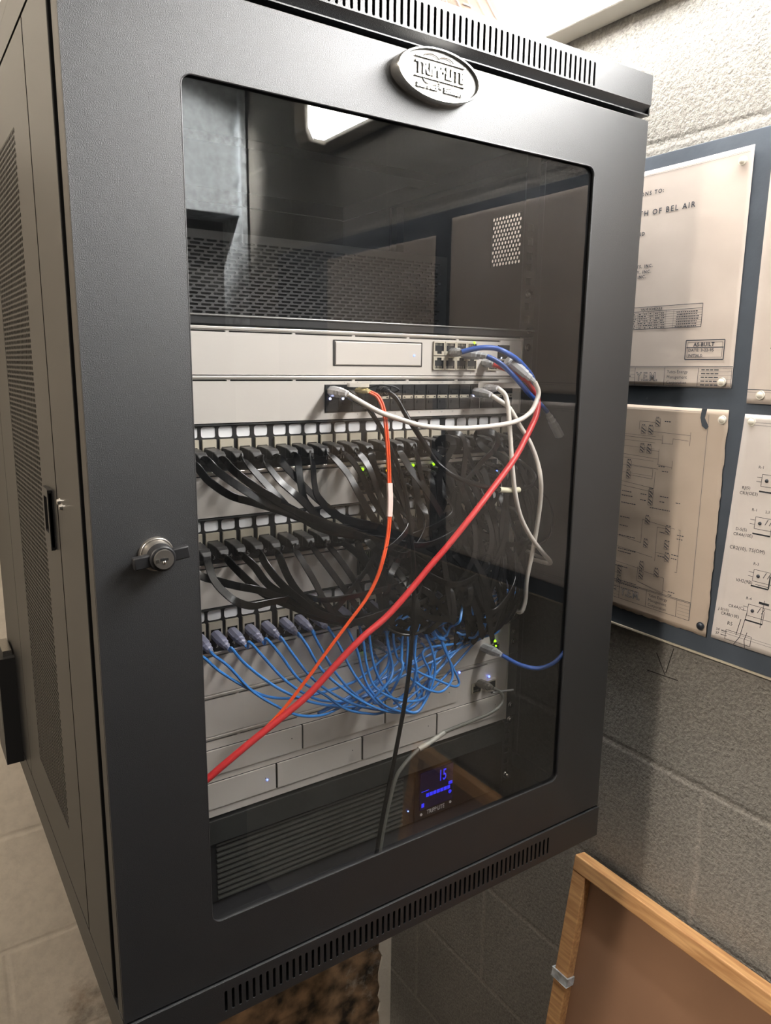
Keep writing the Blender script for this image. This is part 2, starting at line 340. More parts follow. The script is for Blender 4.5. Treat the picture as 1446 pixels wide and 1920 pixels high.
# ---------------------------------------------------------------- cabinet
cab = thing('rack_cabinet', (0, .3, -.474), 'black wall mounted server rack cabinet with glass front door', 'cabinet')
XH, D = .3, .62
ZC, ZCT, ZB, ZBB = .3909, .4318, -.4324, -.4741
slots_t = [rrect(-.2098+.00697*i-.0014, .4035, -.2098+.00697*i+.0014, .4255, .00138, 3) for i in range(61)]
slots_b = [rrect(-.2098+.00697*i-.0014, -.4655, -.2098+.00697*i+.0014, -.4435, .00138, 3) for i in range(61)]
def tray(z0, z1, slots, cap, name):
    mb = MB()
    if cap == 'top':
        mb.box(-XH, XH, -.002, -.0004, z0+.0100, z0+.0102, paint)
        mb.add([(-XH, -.002, z0+.010), (XH, -.002, z0+.010), (XH, .009, z0), (-XH, .009, z0), (-XH, -.0004, z0+.0104), (XH, -.0004, z0+.0104), (XH, .0104, z0+.0006), (-XH, .0104, z0+.0006)], [(0, 1, 2, 3), (4, 5, 6, 7), (0, 3, 7, 4), (1, 2, 6, 5), (0, 1, 5, 4), (3, 2, 6, 7)], paint)
    mb.plate(R4(-XH, z0+(.010 if cap == 'top' else 0), XH, z1), slots, lambda u, v: (u, -.002, v), (0, .0016, 0), paint)
    zc = z1 if cap == 'top' else z0; dz = -.0016 if cap == 'top' else .0016
    mb.box(-XH, XH, -.0004, D, min(zc, zc+dz), max(zc, zc+dz), paint)
    for sx in (-1, 1): mb.box(sx*XH-(.0016 if sx > 0 else 0), sx*XH+(0 if sx > 0 else .0016), -.0004, D, z0, z1, paint_s)
    mb.box(-XH, XH, D-.002, D, z0, z1, paint)
    zi = z0 if cap == 'top' else z1; di = .0012 if cap == 'top' else -.0012     # inner sheet, folded back
    mb.box(-XH+.002, XH-.002, .012, D-.002, min(zi, zi+di), max(zi, zi+di), inner)
    mb.box(-XH+.002, XH-.002, -.0004, .012, min(zi, zi+di), max(zi, zi+di), paint)
    return mb.build(name, cab, .0006)
tray(ZC+.0012, ZCT, slots_t, 'top', 'top_cap'); tray(ZBB, ZB-.0012, slots_b, 'bottom', 'bottom_tray')
# dark liners behind the slots
for a_, b_ in ((ZC+.003, ZCT-.003), (ZBB+.003, ZB-.004)): MB().box(-XH+.003, XH-.003, .03, .032, a_, b_, inner).build('slot_liner', cab)
# frame strips and panels of the two sides
def hexmesh(mb, x, y0, y1, z0, z1, p, r, m, t):
    ny = int((y1-y0)/p); ph = p*.866; nz = int((z1-z0)/ph); dy = (y1-y0)/(ny+.5)
    for j in range(nz):
        for i in range(ny):
            cy = y0+dy*(i+.5+(.5 if j % 2 else 0)); cz = z0+ph*(j+.5)
            o = [(cy-dy/2, cz-ph/2), (cy, cz-ph/2), (cy+dy/2, cz-ph/2), (cy+dy/2, cz), (cy+dy/2, cz+ph/2), (cy, cz+ph/2), (cy-dy/2, cz+ph/2), (cy-dy/2, cz)]
            hh = [(cy+r*math.cos(math.radians(225+45*k)), cz+r*math.sin(math.radians(225+45*k))) for k in range(8)]
            vs = [(x, a, b) for a, b in o]+[(x, a, b) for a, b in hh]+[(x+t, a, b) for a, b in hh]
            fs = [(k, (k+1) % 8, 8+(k+1) % 8, 8+k) for k in range(8)]+[(8+k, 8+(k+1) % 8, 16+(k+1) % 8, 16+k) for k in range(8)]
            mb.add(vs, fs, m)
        e = y0 if j % 2 else y1; s_ = dy/2
        a0, a1 = (y0, y0+s_) if j % 2 else (y1-s_, y1)
        mb.add([(x, a0, z0+ph*j), (x, a1, z0+ph*j), (x, a1, z0+ph*(j+1)), (x, a0, z0+ph*(j+1))], [(0, 1, 2, 3)], m)
    return z0+ph*nz
ZS0, ZS1 = ZB+.0, ZC-.001
for sx, nm in ((-1, 'left'), (1, 'right')):
    x = sx*XH; inx = -sx
    mb = MB(); mb.box(min(x, x+inx*.022), max(x, x+inx*.022), .034, .129, ZS0, ZS1, paint_s)
    mb.build('frame_strip', cab, .001)
    mb = MB(); mb.box(min(x+inx*.003, x+inx*.02), max(x+inx*.003, x+inx*.02), .018, .036, ZS0, ZS1, inner); mb.build('door_gasket', cab)
    mb = MB(); mb.box(min(x, x+inx*.02), max(x, x+inx*.02), .47, D, ZS0, ZS1, paint_s); mb.build('rear_frame_strip', cab, .001)
    mb = MB()
    if sx < 0: hy0, hy1, hz0, hz1, p = .202, .376, -.362, .327, .0058
    else: hy0, hy1, hz0, hz1, p = .188, .246, .259, .328, .0062
    P = lambda u, v: (x, u, v)
    ph = p*.866; top = hz0+ph*int((hz1-hz0)/ph)
    mb.plate(R4(.1315, ZS0+.001, .468, ZS1-.001), [R4(hy0, hz0, hy1, top)], P, (inx*.0012, 0, 0), paint_s)
    hexmesh(mb, x+inx*.0002, hy0, hy1, hz0, hz1, p, p*.37, paint_s if sx < 0 else inner, inx*.001)
    mb.build('side_panel', cab, 0, False)
# dark sheet added behind the left panel so the gaps read black
mb = MB(); mb.box(-XH+.024, -XH+.026, .036, D-.01, ZS0+.002, ZS1-.002, inner); mb.build('gap_backing', cab)
for a in ((.2755, .2985, .036, D-.004, ZS1-.02, ZC+.0008), (.2755, .2985, .036, D-.004, ZS0, ZS0+.02), (.284, .298, .118, .142, ZS0, ZS1), (.284, .298, .456, .482, ZS0, ZS1), (.280, .298, D-.02, D-.002, ZS0, ZS1), (-.2985, .2985, D-.012, D-.004, ZC-.02, ZC+.0008), (-.2985, .2985, D-.012, D-.004, ZS0, ZS0+.02)):
    MB().box(*a, inner).build('light_leak_bar', cab)  # bars added over the seams to stop light leaking in
# rear sheet
mb = MB(); mb.box(-XH+.002, XH-.002, D-.004, D-.002, ZS0, ZS1, inner); mb.build('back_panel', cab)
# side latch and two bright screws
mb = MB()
mb.plate(rrect(.150, -.046, .184, .010, .003), [rrect(.158, -.032, .177, .002, .002)], lambda u, v: (-XH-.0035, u, v), (.0035, 0, 0), blackp)
mb.box(-XH-.0005, -XH+.0003, .158, .177, -.032, .002, dark); mb.box(-XH-.0045, -XH-.001, .150, .1545, -.046, .010, blackp)
mb.build('side_latch', cab, .0006)
for yy, z_ in ((.117, .0045), (.109, .001)):
    mb = MB(); mb.cyl((-XH+.0005, yy, z_), (-1, 0, 0), .0035, .003, steel, 14, .0022); mb.build('side_screw', cab)
mb = MB(); mb.box(-XH-.022, -XH-.0, .545, .618, -.447, -.287, blackp); mb.box(-XH-.014, -XH-.002, .555, .61, -.287, -.279, steel)
mb.box(-XH-.0225, -XH-.0222, .556, .566, -.40, -.34, rub); mb.build('swing_hinge', cab, .002)

# door
door = MB()
door.plate(rrect(-XH, ZB+.001, XH, ZC-.0035, .0012, 2), [rrect(-.2194, -.3705, .2201, .3292, .009, 6)], lambda u, v: (u, 0, v), (0, .0018, 0), paint)
def rim(mb, outer, y0, y1, th, m):
    cx = sum(p[0] for p in outer)/len(outer); cz = sum(p[1] for p in outer)/len(outer)
    n = len(outer)
    vs = [(u, y0, v) for u, v in outer]+[(u, y1, v) for u, v in outer]
    mb.add(vs, [(i, (i+1) % n, n+(i+1) % n, n+i) for i in range(n)], m)
for sx in (-1, 1): door.box(sx*XH-(.0018 if sx > 0 else 0), sx*XH+(0 if sx > 0 else .0018), .0018, .0185, ZB+.001, ZC-.0035, paint_s)
door.box(-XH, XH, .0018, .0185, ZC-.0053, ZC-.0035, paint); door.box(-XH, XH, .0018, .0185, ZB+.001, ZB+.0028, paint)
door = door.build('door', cab, .0007)
mb = MB(); mb.plate(rrect(-.226, -.377, .2265, .336, .006, 4), [rrect(-.2196, -.3707, .2203, .3294, .009, 6)], lambda u, v: (u, .0019, v), (0, .0016, 0), blackp); mb.build('window_gasket', door)
mb = MB(); mb.add([(-.226, .0037, -.377), (.2265, .0037, -.377), (.2265, .0037, .336), (-.226, .0037, .336)], [(0, 1, 2, 3)], gm); gp = mb.build('window_glass', door, 0, False)
gp['label'] = 'tinted reflective glass pane with a faint painted haze'
# thin highlight edges: the rolled lip of the window opening
mb = MB(); lp = rrect(-.2194, -.3705, .2201, .3292, .009, 6)
mb.sweep([(u, .0006, v) for u, v in lp+lp[:1]], circ(.0008, 6), paint, sub=1); mb.build('window_lip', door)
# badge
mb = MB(); bc = Vector((.0075, 0, .3695)); a_, b_ = .0455, .0208; n = 56; badge_p = mat('badge_plate', (120, 119, 116), .42, .7)
rings = [(1, 0), (1, -.0095), (.975, -.0115), (.93, -.0115), (.915, -.0085), (.5, -.0092), (0.01, -.0094)]
vs = []; fs = []
for k, (s_, yy) in enumerate(rings):
    for i in range(n): q = 2*math.pi*i/n; vs.append((bc.x+a_*s_*math.cos(q), yy, bc.z+b_*s_*math.sin(q)))
for k in range(len(rings)-1):
    for i in range(n): fs.append((k*n+i, k*n+(i+1) % n, (k+1)*n+(i+1) % n, (k+1)*n+i))
kk = 4*n; mb.add(vs, fs[:3*n+n//1*0], badge_s, True); mb.add(vs, fs[3*n:], badge_p, True)
PB = lambda u, v, w=0: Vector((bc.x+u, -.0096-w, bc.z+v))
mb.text('TRIPP·LITE', .0135, lambda u, v, w=0: PB(u, v-.0015, w+.0006), badge_s, .0003, 'CENTER', .0006, .86)
for z_ in (.0105, -.0048): mb.box(bc.x-.027, bc.x+.027, -.0108, -.0092, bc.z+z_, bc.z+z_+.0007, badge_s)
for cx_ in (-.010, .006):
    for s_, zo in ((1, .0108), (-1, -.0046)):
        mb.sweep([(bc.x+cx_+.0085*math.cos(math.radians(a)), -.0098, bc.z+zo+s_*.0042*math.sin(math.radians(a))) for a in range(0, 181, 20)], circ(.0005, 5), badge_s, sub=1)
mb.text('SmartRack™ Enclosure', .0056, lambda u, v, w=0: PB(u, v-.0125, w+.0005), badge_s, .0001, 'CENTER', .0005, .93)
bd = mb.build('badge', door); bd['label'] = 'oval silver maker badge with raised lettering'
# wing latch
kc = Vector((-.2535, 0, -.0225))
mb = MB(); mb.cyl(kc, (0, -1, 0), .0138, .004, brass, 28, .0132); mb.cyl(kc+Vector((0, -.004, 0)), (0, -1, 0), .0118, .009, brass, 28, .0096)
mb.build('latch_collar', door, .0004)
mb = MB(); A = math.radians(7)
X = Matrix.Translation(kc+Vector((0, -.014, 0))) @ Matrix.Rotation(-A, 4, 'Y')
mb.box(-.0215, -.006, -.003, .004, -.0048, .0048, inner, X); mb.box(.006, .0215, -.003, .004, -.0048, .0048, inner, X)
mb.cyl(kc+Vector((0, -.010, 0)), (0, -1, 0), .0108, .0095, inner, 28, .0098)
mb.build('latch_wing', door, .001)
mb = MB(); mb.cyl(kc+Vector((0, -.0185, 0)), (0, -1, 0), .0078, .003, brass, 28, .0074)
mb.box(kc.x-.003, kc.x+.003, -.0218, -.0214, kc.z-.0008, kc.z+.0012, dark); mb.box(kc.x-.0062, kc.x-.0042, -.0218, -.0214, kc.z-.002, kc.z+.0006, steel)
mb.ball((kc.x, -.0212, kc.z-.0022), .0016, steel); mb.build('key_cylinder', door)

# rails and inside
YR = .10
for sx in (-1, 1):
    mb = MB(); holes = []
    z = .1578+.04445*3
    while z > ZB+.04:
        for o_ in (.0064, .0222, .0381): holes.append(R4(sx*.2325-.0042, z-o_-.0042, sx*.2325+.0042, z-o_+.0042))
        z -= .04445
    lo, hi = ZB+.006, ZC-.006
    x0_, x1_ = sorted((sx*.2225, sx*.2435))
    mb.plate(R4(x0_, lo, x1_, hi), holes, lambda u, v: (u, YR+.0022, v), (0, .002, 0), mat('rail_grey', (52, 52, 54), .42, .2))
    xe = sx*.2435; mb.box(min(xe, xe-sx*.002), max(xe, xe-sx*.002), YR+.0042, YR+.018, lo, hi, inner)
    mb.build('mounting_rail', cab, 0)
for z_ in (.1655, .2105, -.418, .1475, .1235, -.0, -.142, -.19, -.213, -.226, -.315, -.336):
    mb = MB(); mb.cyl((.233, YR+.0022 if z_ > .16 or z_ < -.34 else YR-.0002, z_), (0, -1, 0), .0050, .0016, steel, 14, .0042)
    mb.cyl((.233, YR-.0006, z_), (0, -1, 0), .0034, .0024, steel, 10, .0022); mb.build('mounting_screw', cab)
MB().box(-.2435, .2435, .30, .34, ZC-.02, ZC-.01, inner).build('cross_brace', cab); MB().box(-.2435, .2435, YR+.004, YR+.03, ZC-.014, ZC-.006, inner).build('cross_brace', cab)

# perforated shelf front high in the rack
mb = MB(); yy = .27; hol = []
r_ = 0; z = .176
while z < .262:
    x = -.232+(r_ % 3)*.0045
    while x+.0135 < .236:
        hol.append(rrect(x, z, x+.0128, z+.0026, .0012, 1)); x += .0152
    z += .0041; r_ += 1
mb.plate(R4(-.2413, .166, .2413, .27), hol, lambda u, v: (u, yy, v), (0, .0012, 0), mat('grille_steel', (88, 88, 88), .4, .3))
mb.box(-.2413, .2413, yy+.02, yy+.022, .16, .27, dark)
tag(mb.build('perforated_panel'), 'black perforated vent panel deep inside the cabinet above the devices', 'vent panel')
# thin black blanking strip
mb = MB(); mb.box(-.2413, .2413, YR-.002, YR+.002, .1592, .1665, inner); mb.box(-.2413, .2413, YR-.0035, YR+.16, .1662, .168, mat('shelf_edge_highlight', (120, 120, 118), .3, .7))  # lighter metal strip paints the highlight along the dark bar
tag(mb.build('rack_shelf', None, .0006), 'thin black shelf edge just above the top silver device', 'shelf')

# ---------------------------------------------------------------- devices
ZR, U = .1578, .04445
def zk(k): return ZR-U*k
def device(name, label, cat, k, n=1, holes=[], slits=True, group=None, depth=.26, edge=True):
    zt, zb_ = zk(k)-.0004, zk(k+n)+.0006
    o = thing(name, (0, .2, zb_), label, cat, group)
    mb = MB(); hl = list(holes)
    if slits:
        x = -.213
        for wd in (.064, .068, .068, .068, .068, .066):
            hl.append(rrect(x, zt-.0049, x+wd-.003, zt-.0035, .0006, 1)); x += wd
    mb.plate(rrect(-.2210, zb_, .2210, zt, .0012, 2), hl, lambda u, v: (u, YR-.004, v), (0, .002, 0), alu, alu)
    mb.box(-.2208, .2208, YR-.001, YR, zb_+.0006, zt-.0006, dark)
    mb.box(-.2205, .2205, YR, YR+depth, zb_+.0008, zt-.0008, alu)
    fp = mb.build('faceplate', o, 0)
    mb = MB(); mb.box(-.2210, .2210, YR-.0052, YR-.004, zt-.0026, zt, alu_edge); mb.build('top_lip', fp, .0004)
    for sx in (-1, 1):
        mb = MB(); a, b = sorted((sx*.2212, sx*.2413)); mb.box(a, b, YR-.001, YR+.0015, zb_, zt, mat('ear_grey', (76, 76, 76), .4, .3))
        e0, e1 = sorted((sx*.2195, sx*.2215)); mb.box(e0, e1, YR-.0052, YR+.001, zb_, zt, alu_edge); mb.build('rack_ear', o, .0003)
    return o, zt, zb_
def led(o, x, z, m, y=YR-.0045, r=.0011, nm='status_light'):
    MB().ball((x, y, z), r, m, 8, 5).build(nm, o)
def rj45(mb, x, z, wd=.0135, h=.0125, flip=1, frame=keyst):
    mb.plate(R4(x-wd/2, z-h/2, x+wd/2, z+h/2), [[(x-wd*.40, z-flip*h*.40), (x+wd*.40, z-flip*h*.40), (x+wd*.40, z+flip*h*.2), (x+wd*.2, z+flip*h*.2), (x+wd*.2, z+flip*h*.40), (x-wd*.2, z+flip*h*.40), (x-wd*.2, z+flip*h*.2), (x-wd*.40, z+flip*h*.2)][::1]], lambda u, v: (u, YR-.0064, v), (0, .0016, 0), frame, dark)
    mb.box(x-wd*.45, x+wd*.45, YR-.0052, YR-.0049, z-h*.45, z+h*.45, dark)
    for q in range(5): mb.box(x-wd*.26+q*wd*.13-.0002, x-wd*.26+q*wd*.13+.0002, YR-.0054, YR-.0052, z-flip*h*.38, z-flip*h*.2, keyst)

# gateway
o, zt, zb_ = device('network_gateway', 'silver one unit gateway with square drive door and eight ports, topmost silver device', 'network device', 0)
mb = MB(); mb.plate(rrect(-.039, zt-.0345, .0725, zt-.0085, .0008, 2), [rrect(-.0368, zt-.0335, .0712, zt-.0095, .0006, 2)], lambda u, v: (u, YR-.0043, v), (0, .0004, 0), blackp)
mb.build('drive_bay_gap', o)
mb = MB(); mb.box(-.0362, .0706, YR-.0052, YR-.004, zt-.033, zt-.010, alu); dd = mb.build('drive_door', o, .0005)
led(o, .061, .135, ledb, YR-.0054)
for r_ in range(2):
    for c_ in range(4):
        mb = MB(); rj45(mb, .0945+c_*.0157, .1432-.0158*r_, .0152, .0148, 1 if r_ else -1); mb.build('port', o)
mb = MB(); rj45(mb, .1735, .1268, .0152, .0138); mb.build('port', o)
mb = MB(); mb.box(.182, .200, YR-.0048, YR-.003, .1335, .149, blackp); mb.box(.1835, .1985, YR-.0052, YR-.0046, .1345, .1475, dark); mb.build('fiber_port', o)
mb = MB(); mb.box(.183, .199, YR-.0048, YR-.003, .1205, .1325, keyst); mb.box(.1845, .1975, YR-.0052, YR-.0046, .1215, .1315, dark); mb.build('fiber_port', o)
led(o, .1875, .1345, ledw); led(o, .1445, .1505, ledg, YR-.006, .0016)
mb = MB()
for c_ in range(4):
    mb.text(str(c_*2+1), .0026, lambda u, v, w=0: Vector((.0945+c_*.0157+u, YR-.0044, .1525+v)), ink2, 0, 'CENTER'); mb.text(str(c_*2+2), .0026, lambda u, v, w=0: Vector((.0945+c_*.0157+u, YR-.0044, .1162+v)), ink2, 0, 'CENTER')
mb.build('port_numbers', o)
# aggregation switch with pluggable ports
o, zt, zb_ = device('network_switch', 'silver one unit switch with a long row of black fiber ports, second device from top', 'network device', 1)
mb = MB(); mb.box(-.0485, .156, YR-.0046, YR-.0036, .0765, .1045, blackp); mb.box(.1575, .1985, YR-.0046, YR-.0036, .0765, .1045, blackp)
mb.build('port_bezel', o)
for c_ in range(16):
    x = -.0415+c_*.01585+(.0035 if c_ > 12 else 0)
    if c_ == 13: x += -.001
    mb = MB(); mb.box(x-.0068, x+.0068, YR-.0056, YR-.0044, .0935, .1035, dark); mb.box(x-.0042, x+.0042, YR-.0062, YR-.0054, .0945, .0975, blackp)
    mb.box(x-.0068, x+.0068, YR-.0056, YR-.0044, .0775, .0885, blackp); mb.box(x-.0040, x+.0040, YR-.0062, YR-.0054, .0842, .0868, dark)
    mb.box(x-.0066, x+.0066, YR-.0053, YR-.0044, .0893, .0927, keyst if c_ > 3 else blackp)
    for s_ in (-1, 1): mb.add([(x+s_*.0045-.0016, YR-.0056, .0902), (x+s_*.0045+.0016, YR-.0056, .0902), (x+s_*.0045, YR-.0056, .0918)], [(0, 1, 2)], dark)
    mb.build('fiber_port', o)
led(o, -.0435, .0905, ledw, YR-.0064, .0013); led(o, -.0285, .0905, ledw, YR-.0064, .0013); led(o, .146, .0915, ledw, YR-.0064, .0013); led(o, .1625, .0915, ledw, YR-.0064, .0013)
mb = MB()
for c_ in range(13):
    for dz, nn in ((.1056, 2*c_+1), (.0733, 2*c_+2)): mb.text(str(nn), .0024, lambda u, v, w=0: Vector((-.0415+c_*.01585+u, YR-.0044, dz+v)), ink2, 0, 'CENTER')
mb.build('port_numbers', o)

PX = [-.205, -.188, -.171, -.154, -.136, -.118]+[-.098+.0172*i for i in range(6)]+[.009+.0171*i for i in range(6)]+[.116+.0169*i for i in range(6)]
def patch_panel(k, which):
    zt, zb_ = zk(k)-.0004, zk(k+1)+.0006
    o = thing('patch_bay', (0, .11, zb_), 'black 24 port patch panel with white label windows, %s of three' % which, 'patch panel', 'patch panels in the rack')
    mb = MB(); hl = []
    for x in PX: hl.append(rrect(x-.0071, zt-.0124, x+.0071, zt-.0024, .0024, 3)); hl.append(R4(x-.0068, zt-.0365, x+.0068, zt-.0138))
    mb.plate(R4(-.2413, zb_, .2413, zt), hl, lambda u, v: (u, YR-.002, v), (0, .0025, 0), blackp)
    mb.box(-.2413, .2413, YR-.0055, YR-.002, zt-.0010, zt, mat('panel_lip', (58, 60, 60), .4, .3)); mb.box(-.2413, .2413, YR-.005, YR+.02, zb_, zb_+.0012, blackp)
    mb.box(-.225, .225, YR-.0012, YR-.0006, zt-.0132, zt-.0018, labelw); mb.box(-.225, .225, YR+.02, YR+.021, zb_+.002, zt-.012, dark)
    fp = mb.build('panel_face', o)
    for i, x in enumerate(PX):
        mb = MB(); mb.plate(R4(x-.0067, zt-.0345, x+.0067, zt-.0140), [R4(x-.0052, zt-.0325, x+.0052, zt-.0212)], lambda u, v: (u, YR-.0045, v), (0, .02, 0), keyst, dark)
        mb.box(x-.006, x+.006, YR+.012, YR+.013, zt-.036, zt-.015, dark)
        mb.build('jack', o)
    mb = MB()
    for i, x in enumerate(PX): mb.text(str(i+1), .0064, lambda u, v, w=0: Vector((x+u, YR-.0062, zb_+.0042+v)), printw, .0001, 'CENTER')
    mb.box(-.2413, .2413, YR-.0058, YR-.0048, zb_+.0012, zb_+.0118, blackp)
    mb.build('port_numbers', o)
    return o
patch_panel(2, 'uppermost'); patch_panel(4, 'middle'); patch_panel(6, 'lowest')

def sw_ports(o, zc, leds):
    mb = MB(); mb.box(-.009, .187, YR-.0048, YR-.0036, zc-.0135, zc+.0135, mat('port_bezel', (44, 44, 45), .45)); mb.build('port_bezel', o)
    for r_ in range(2):
        for c_ in range(12):
            mb = MB(); x = -.001+c_*.0158
            rj45(mb, x, zc+.0066-.0133*r_, .0150, .0126, 1 if r_ else -1, mat('port_shell', (74, 73, 70), .4, .4)); mb.build('port', o)
    for x, z, m in leds: led(o, x, z, m, YR-.006, .0017)
o, zt, zb_ = device('network_switch', 'silver one unit switch behind black cables, between upper and middle patch panels', 'network device', 3)
sw_ports(o, .0025, [(.029, .0165, leda), (.0275, .0125, leda), (.062, .016, ledg), (.0905, .0155, ledg), (-.004, .016, ledg)])
mb = MB(); mb.box(.190, .206, YR-.0052, YR-.0036, -.005, .013, keyst); mb.build('fiber_port', o); led(o, .186, .0015, ledb, YR-.006, .0014)
o, zt, zb_ = device('network_switch', 'silver one unit switch behind black cables, between middle and lowest patch panels', 'network device', 5)
sw_ports(o, -.0865, [(.150, -.0755, ledg), (.1525, -.0785, ledg), (-.004, -.0735, leda), (.0, -.079, ledg)])
o, zt, zb_ = device('network_switch', 'silver one unit switch just under the lowest patch panel with blue cables looping in front', 'network device', 7)
sw_ports(o, -.1755, [(.1265, -.1645, ledg), (.1285, -.167, ledg), (.030, -.165, ledg), (-.0, -.189, ledg)])
# power / routing unit with one port at right
o, zt, zb_ = device('network_server', 'plain silver one unit device with a single lit port at its right end', 'network device', 8)
mb = MB(); rj45(mb, .196, -.2245, .0155, .0145); mb.build('port', o); led(o, .195, -.2165, ledg, YR-.0065, .0017); led(o, .197, -.2235, ledg, YR-.0065, .0013)
# recorder with seven drive trays
o, zt, zb_ = device('video_recorder', 'silver two unit recorder with seven drive trays, lowest silver device', 'network device', 9, 2)
row1 = [(-.1865, -.0795), (-.0785, .0275), (.0290, .1350)]; row2 = [(-.2180, -.1110), (-.1095, -.0035), (-.0020, .1040), (.1055, .2120)]
for (a, b), z0_, z1_ in [(r, -.2840, -.2565) for r in row1]+[(r, -.3205, -.2925) for r in row2]:
    mb = MB(); mb.box(a-.0008, b+.0006, YR-.0043, YR-.0038, z0_-.0006, z1_+.0006, dark)
    mb.box(a+.0008, b, YR-.0062, YR-.0042, z0_, z1_, alu); dt = mb.build('drive_tray', o, .0006)
    MB().ball(((b-.012), YR-.0063, (z0_+z1_)/2+.002), .0006, dark, 6, 4).build('tray_light', dt)
mb = MB(); rj45(mb, .168, -.2735, .0155, .0135); mb.build('port', o)
mb = MB(); mb.box(.1795, .1975, YR-.0095, YR-.0036, -.281, -.2665, keyst); mb.box(.1815, .1955, YR-.0100, YR-.0094, -.279, -.2685, dark); mb.build('fiber_port', o)
led(o, .139, -.2465, ledb, YR-.0055, .0014); led(o, .188, -.2630, ledb, YR-.006, .0014); led(o, -.121, -.307, ledb, YR-.0066, .0010)

# battery backup unit at the bottom
o = thing('battery_backup_unit', (0, .3, ZB+.004), 'black battery backup unit with blue lit display at the bottom of the rack', 'power supply')
zt, zb_ = -.3335, ZB+.002
mb = MB(); mb.box(-.2413, .2413, YR+.006, .50, zb_, zt, blackp); mb.build('body', o)
mb = MB(); hl = [R4(-.178, -.3665-.0062*i-.0036, .058, -.3665-.0062*i) for i in range(10)]
mb.plate(R4(-.2205, zb_, .0760, zt-.028), hl, lambda u, v: (u, YR-.002, v), (0, .004, 0), blackp)
mb.build('vent_grille', o, .0004)
mb = MB()
for i in range(11): mb.box(-.178, .058, YR-.0045, YR+.0002, -.3632-.0062*i-.0022, -.3632-.0062*i, mat('slat_grey', (66, 66, 62), .3, 0))
mb.build('grille_slats', o)
mb = MB(); mb.add([(-.2205, YR-.004, zt-.002), (.2205, YR-.004, zt-.002), (.2205, YR-.008, zt-.026), (-.2205, YR-.008, zt-.026), (-.2205, YR+.01, zt), (.2205, YR+.01, zt), (.2205, YR+.01, zt-.028), (-.2205, YR+.01, zt-.028)], [(0, 1, 2, 3), (0, 4, 5, 1), (3, 2, 6, 7), (0, 3, 7, 4), (1, 5, 6, 2)], mat('bezel_graphite', (48, 49, 47), .35, .2)); mb.build('top_bezel', o, .0008)
mb = MB(); mb.box(.0760, .2205, YR-.003, YR+.006, zb_, zt-.028, mat('ups_panel', (26, 24, 23), .3)); mb.build('control_panel', o, .0008)
mb = MB(); mb.box(.083, .1345, YR-.0052, YR-.003, -.4165, -.3665, lcdm); sc = mb.build('display_screen', o, .0004); sc['label'] = 'blue backlit display reading 15'
PL = lambda u, v, w=0: Vector((u, YR-.0058, v))
mb = MB(); mb.text('15', .021, lambda u, v, w=0: PL(.1105+u, -.3845+v), lcdl, .0002, sx=.62)
for i in range(7): mb.box(.092+i*.0055, .0965+i*.0055, YR-.0058, YR-.0054, -.4000, -.3955, lcdl)
mb.cyl((.1295, YR-.0054, -.4045), (0, -1, 0), .0025, .0004, lcdl, 12); mb.box(.085, .089, YR-.0058, YR-.0054, -.4125, -.4075, lcdl); mb.box(.127, .133, YR-.0058, YR-.0054, -.394, -.390, lcdl)
mb.box(.0845, .096, YR-.0058, YR-.0054, -.3915, -.391, lcdl); mb.build('display_digits', o)
mb = MB(); mb.text('TRIPP·LITE', .0082, lambda u, v, w=0: Vector((.109+u, YR-.0036, -.4255+v)), printw, .0001, 'CENTER', sx=.75)
mb.cyl((.0865, YR-.003, -.4235), (0, -1, 0), .0018, .0006, printw, 12); mb.cyl((.1325, YR-.003, -.4215), (0, -1, 0), .0018, .0006, printw, 12); mb.build('panel_lettering', o)
led(o, .0665, -.4120, ledb, YR-.003, .0009)

# ---------------------------------------------------------------- cables
def pts(seq, ya, yb=None, ym=None):
    n = len(seq); o = []
    for i, p in enumerate(seq):
        t = i/max(1, n-1)
        if len(p) > 2: y = p[2]
        elif ym is None: y = ya+((yb if yb is not None else ya)-ya)*t
        else: y = (ya+(ym-ya)*t*2) if t < .5 else (ym+(yb-ym)*(t-.5)*2)
        o.append(at(p[0], p[1], y))
    return o
def boot_flat(par, x, zp):           # plug with a ribbed boot at a panel port
    mb = MB(); s = [(YR-.001, .0056, .0050, 0), (YR-.012, .0056, .0052, -.0002), (YR-.024, .0050, .0046, -.0008), (YR-.026, .0054, .0050, -.001), (YR-.031, .0048, .0040, -.002), (YR-.034, .0036, .0022, -.0035)]
    vs = []; fs = []
    for y, a, b, dz in s: vs += [(x-a, y, zp+dz-b), (x+a, y, zp+dz-b), (x+a, y, zp+dz+b), (x-a, y, zp+dz+b)]
    for i in range(len(s)-1):
        for j in range(4): fs.append((i*4+j, i*4+(j+1) % 4, i*4+4+(j+1) % 4, i*4+4+j))
    fs += [(0, 1, 2, 3), tuple(len(vs)-4+j for j in range(4))]
    mb.add(vs, fs, bootm); return mb.build('plug', par, .0008)
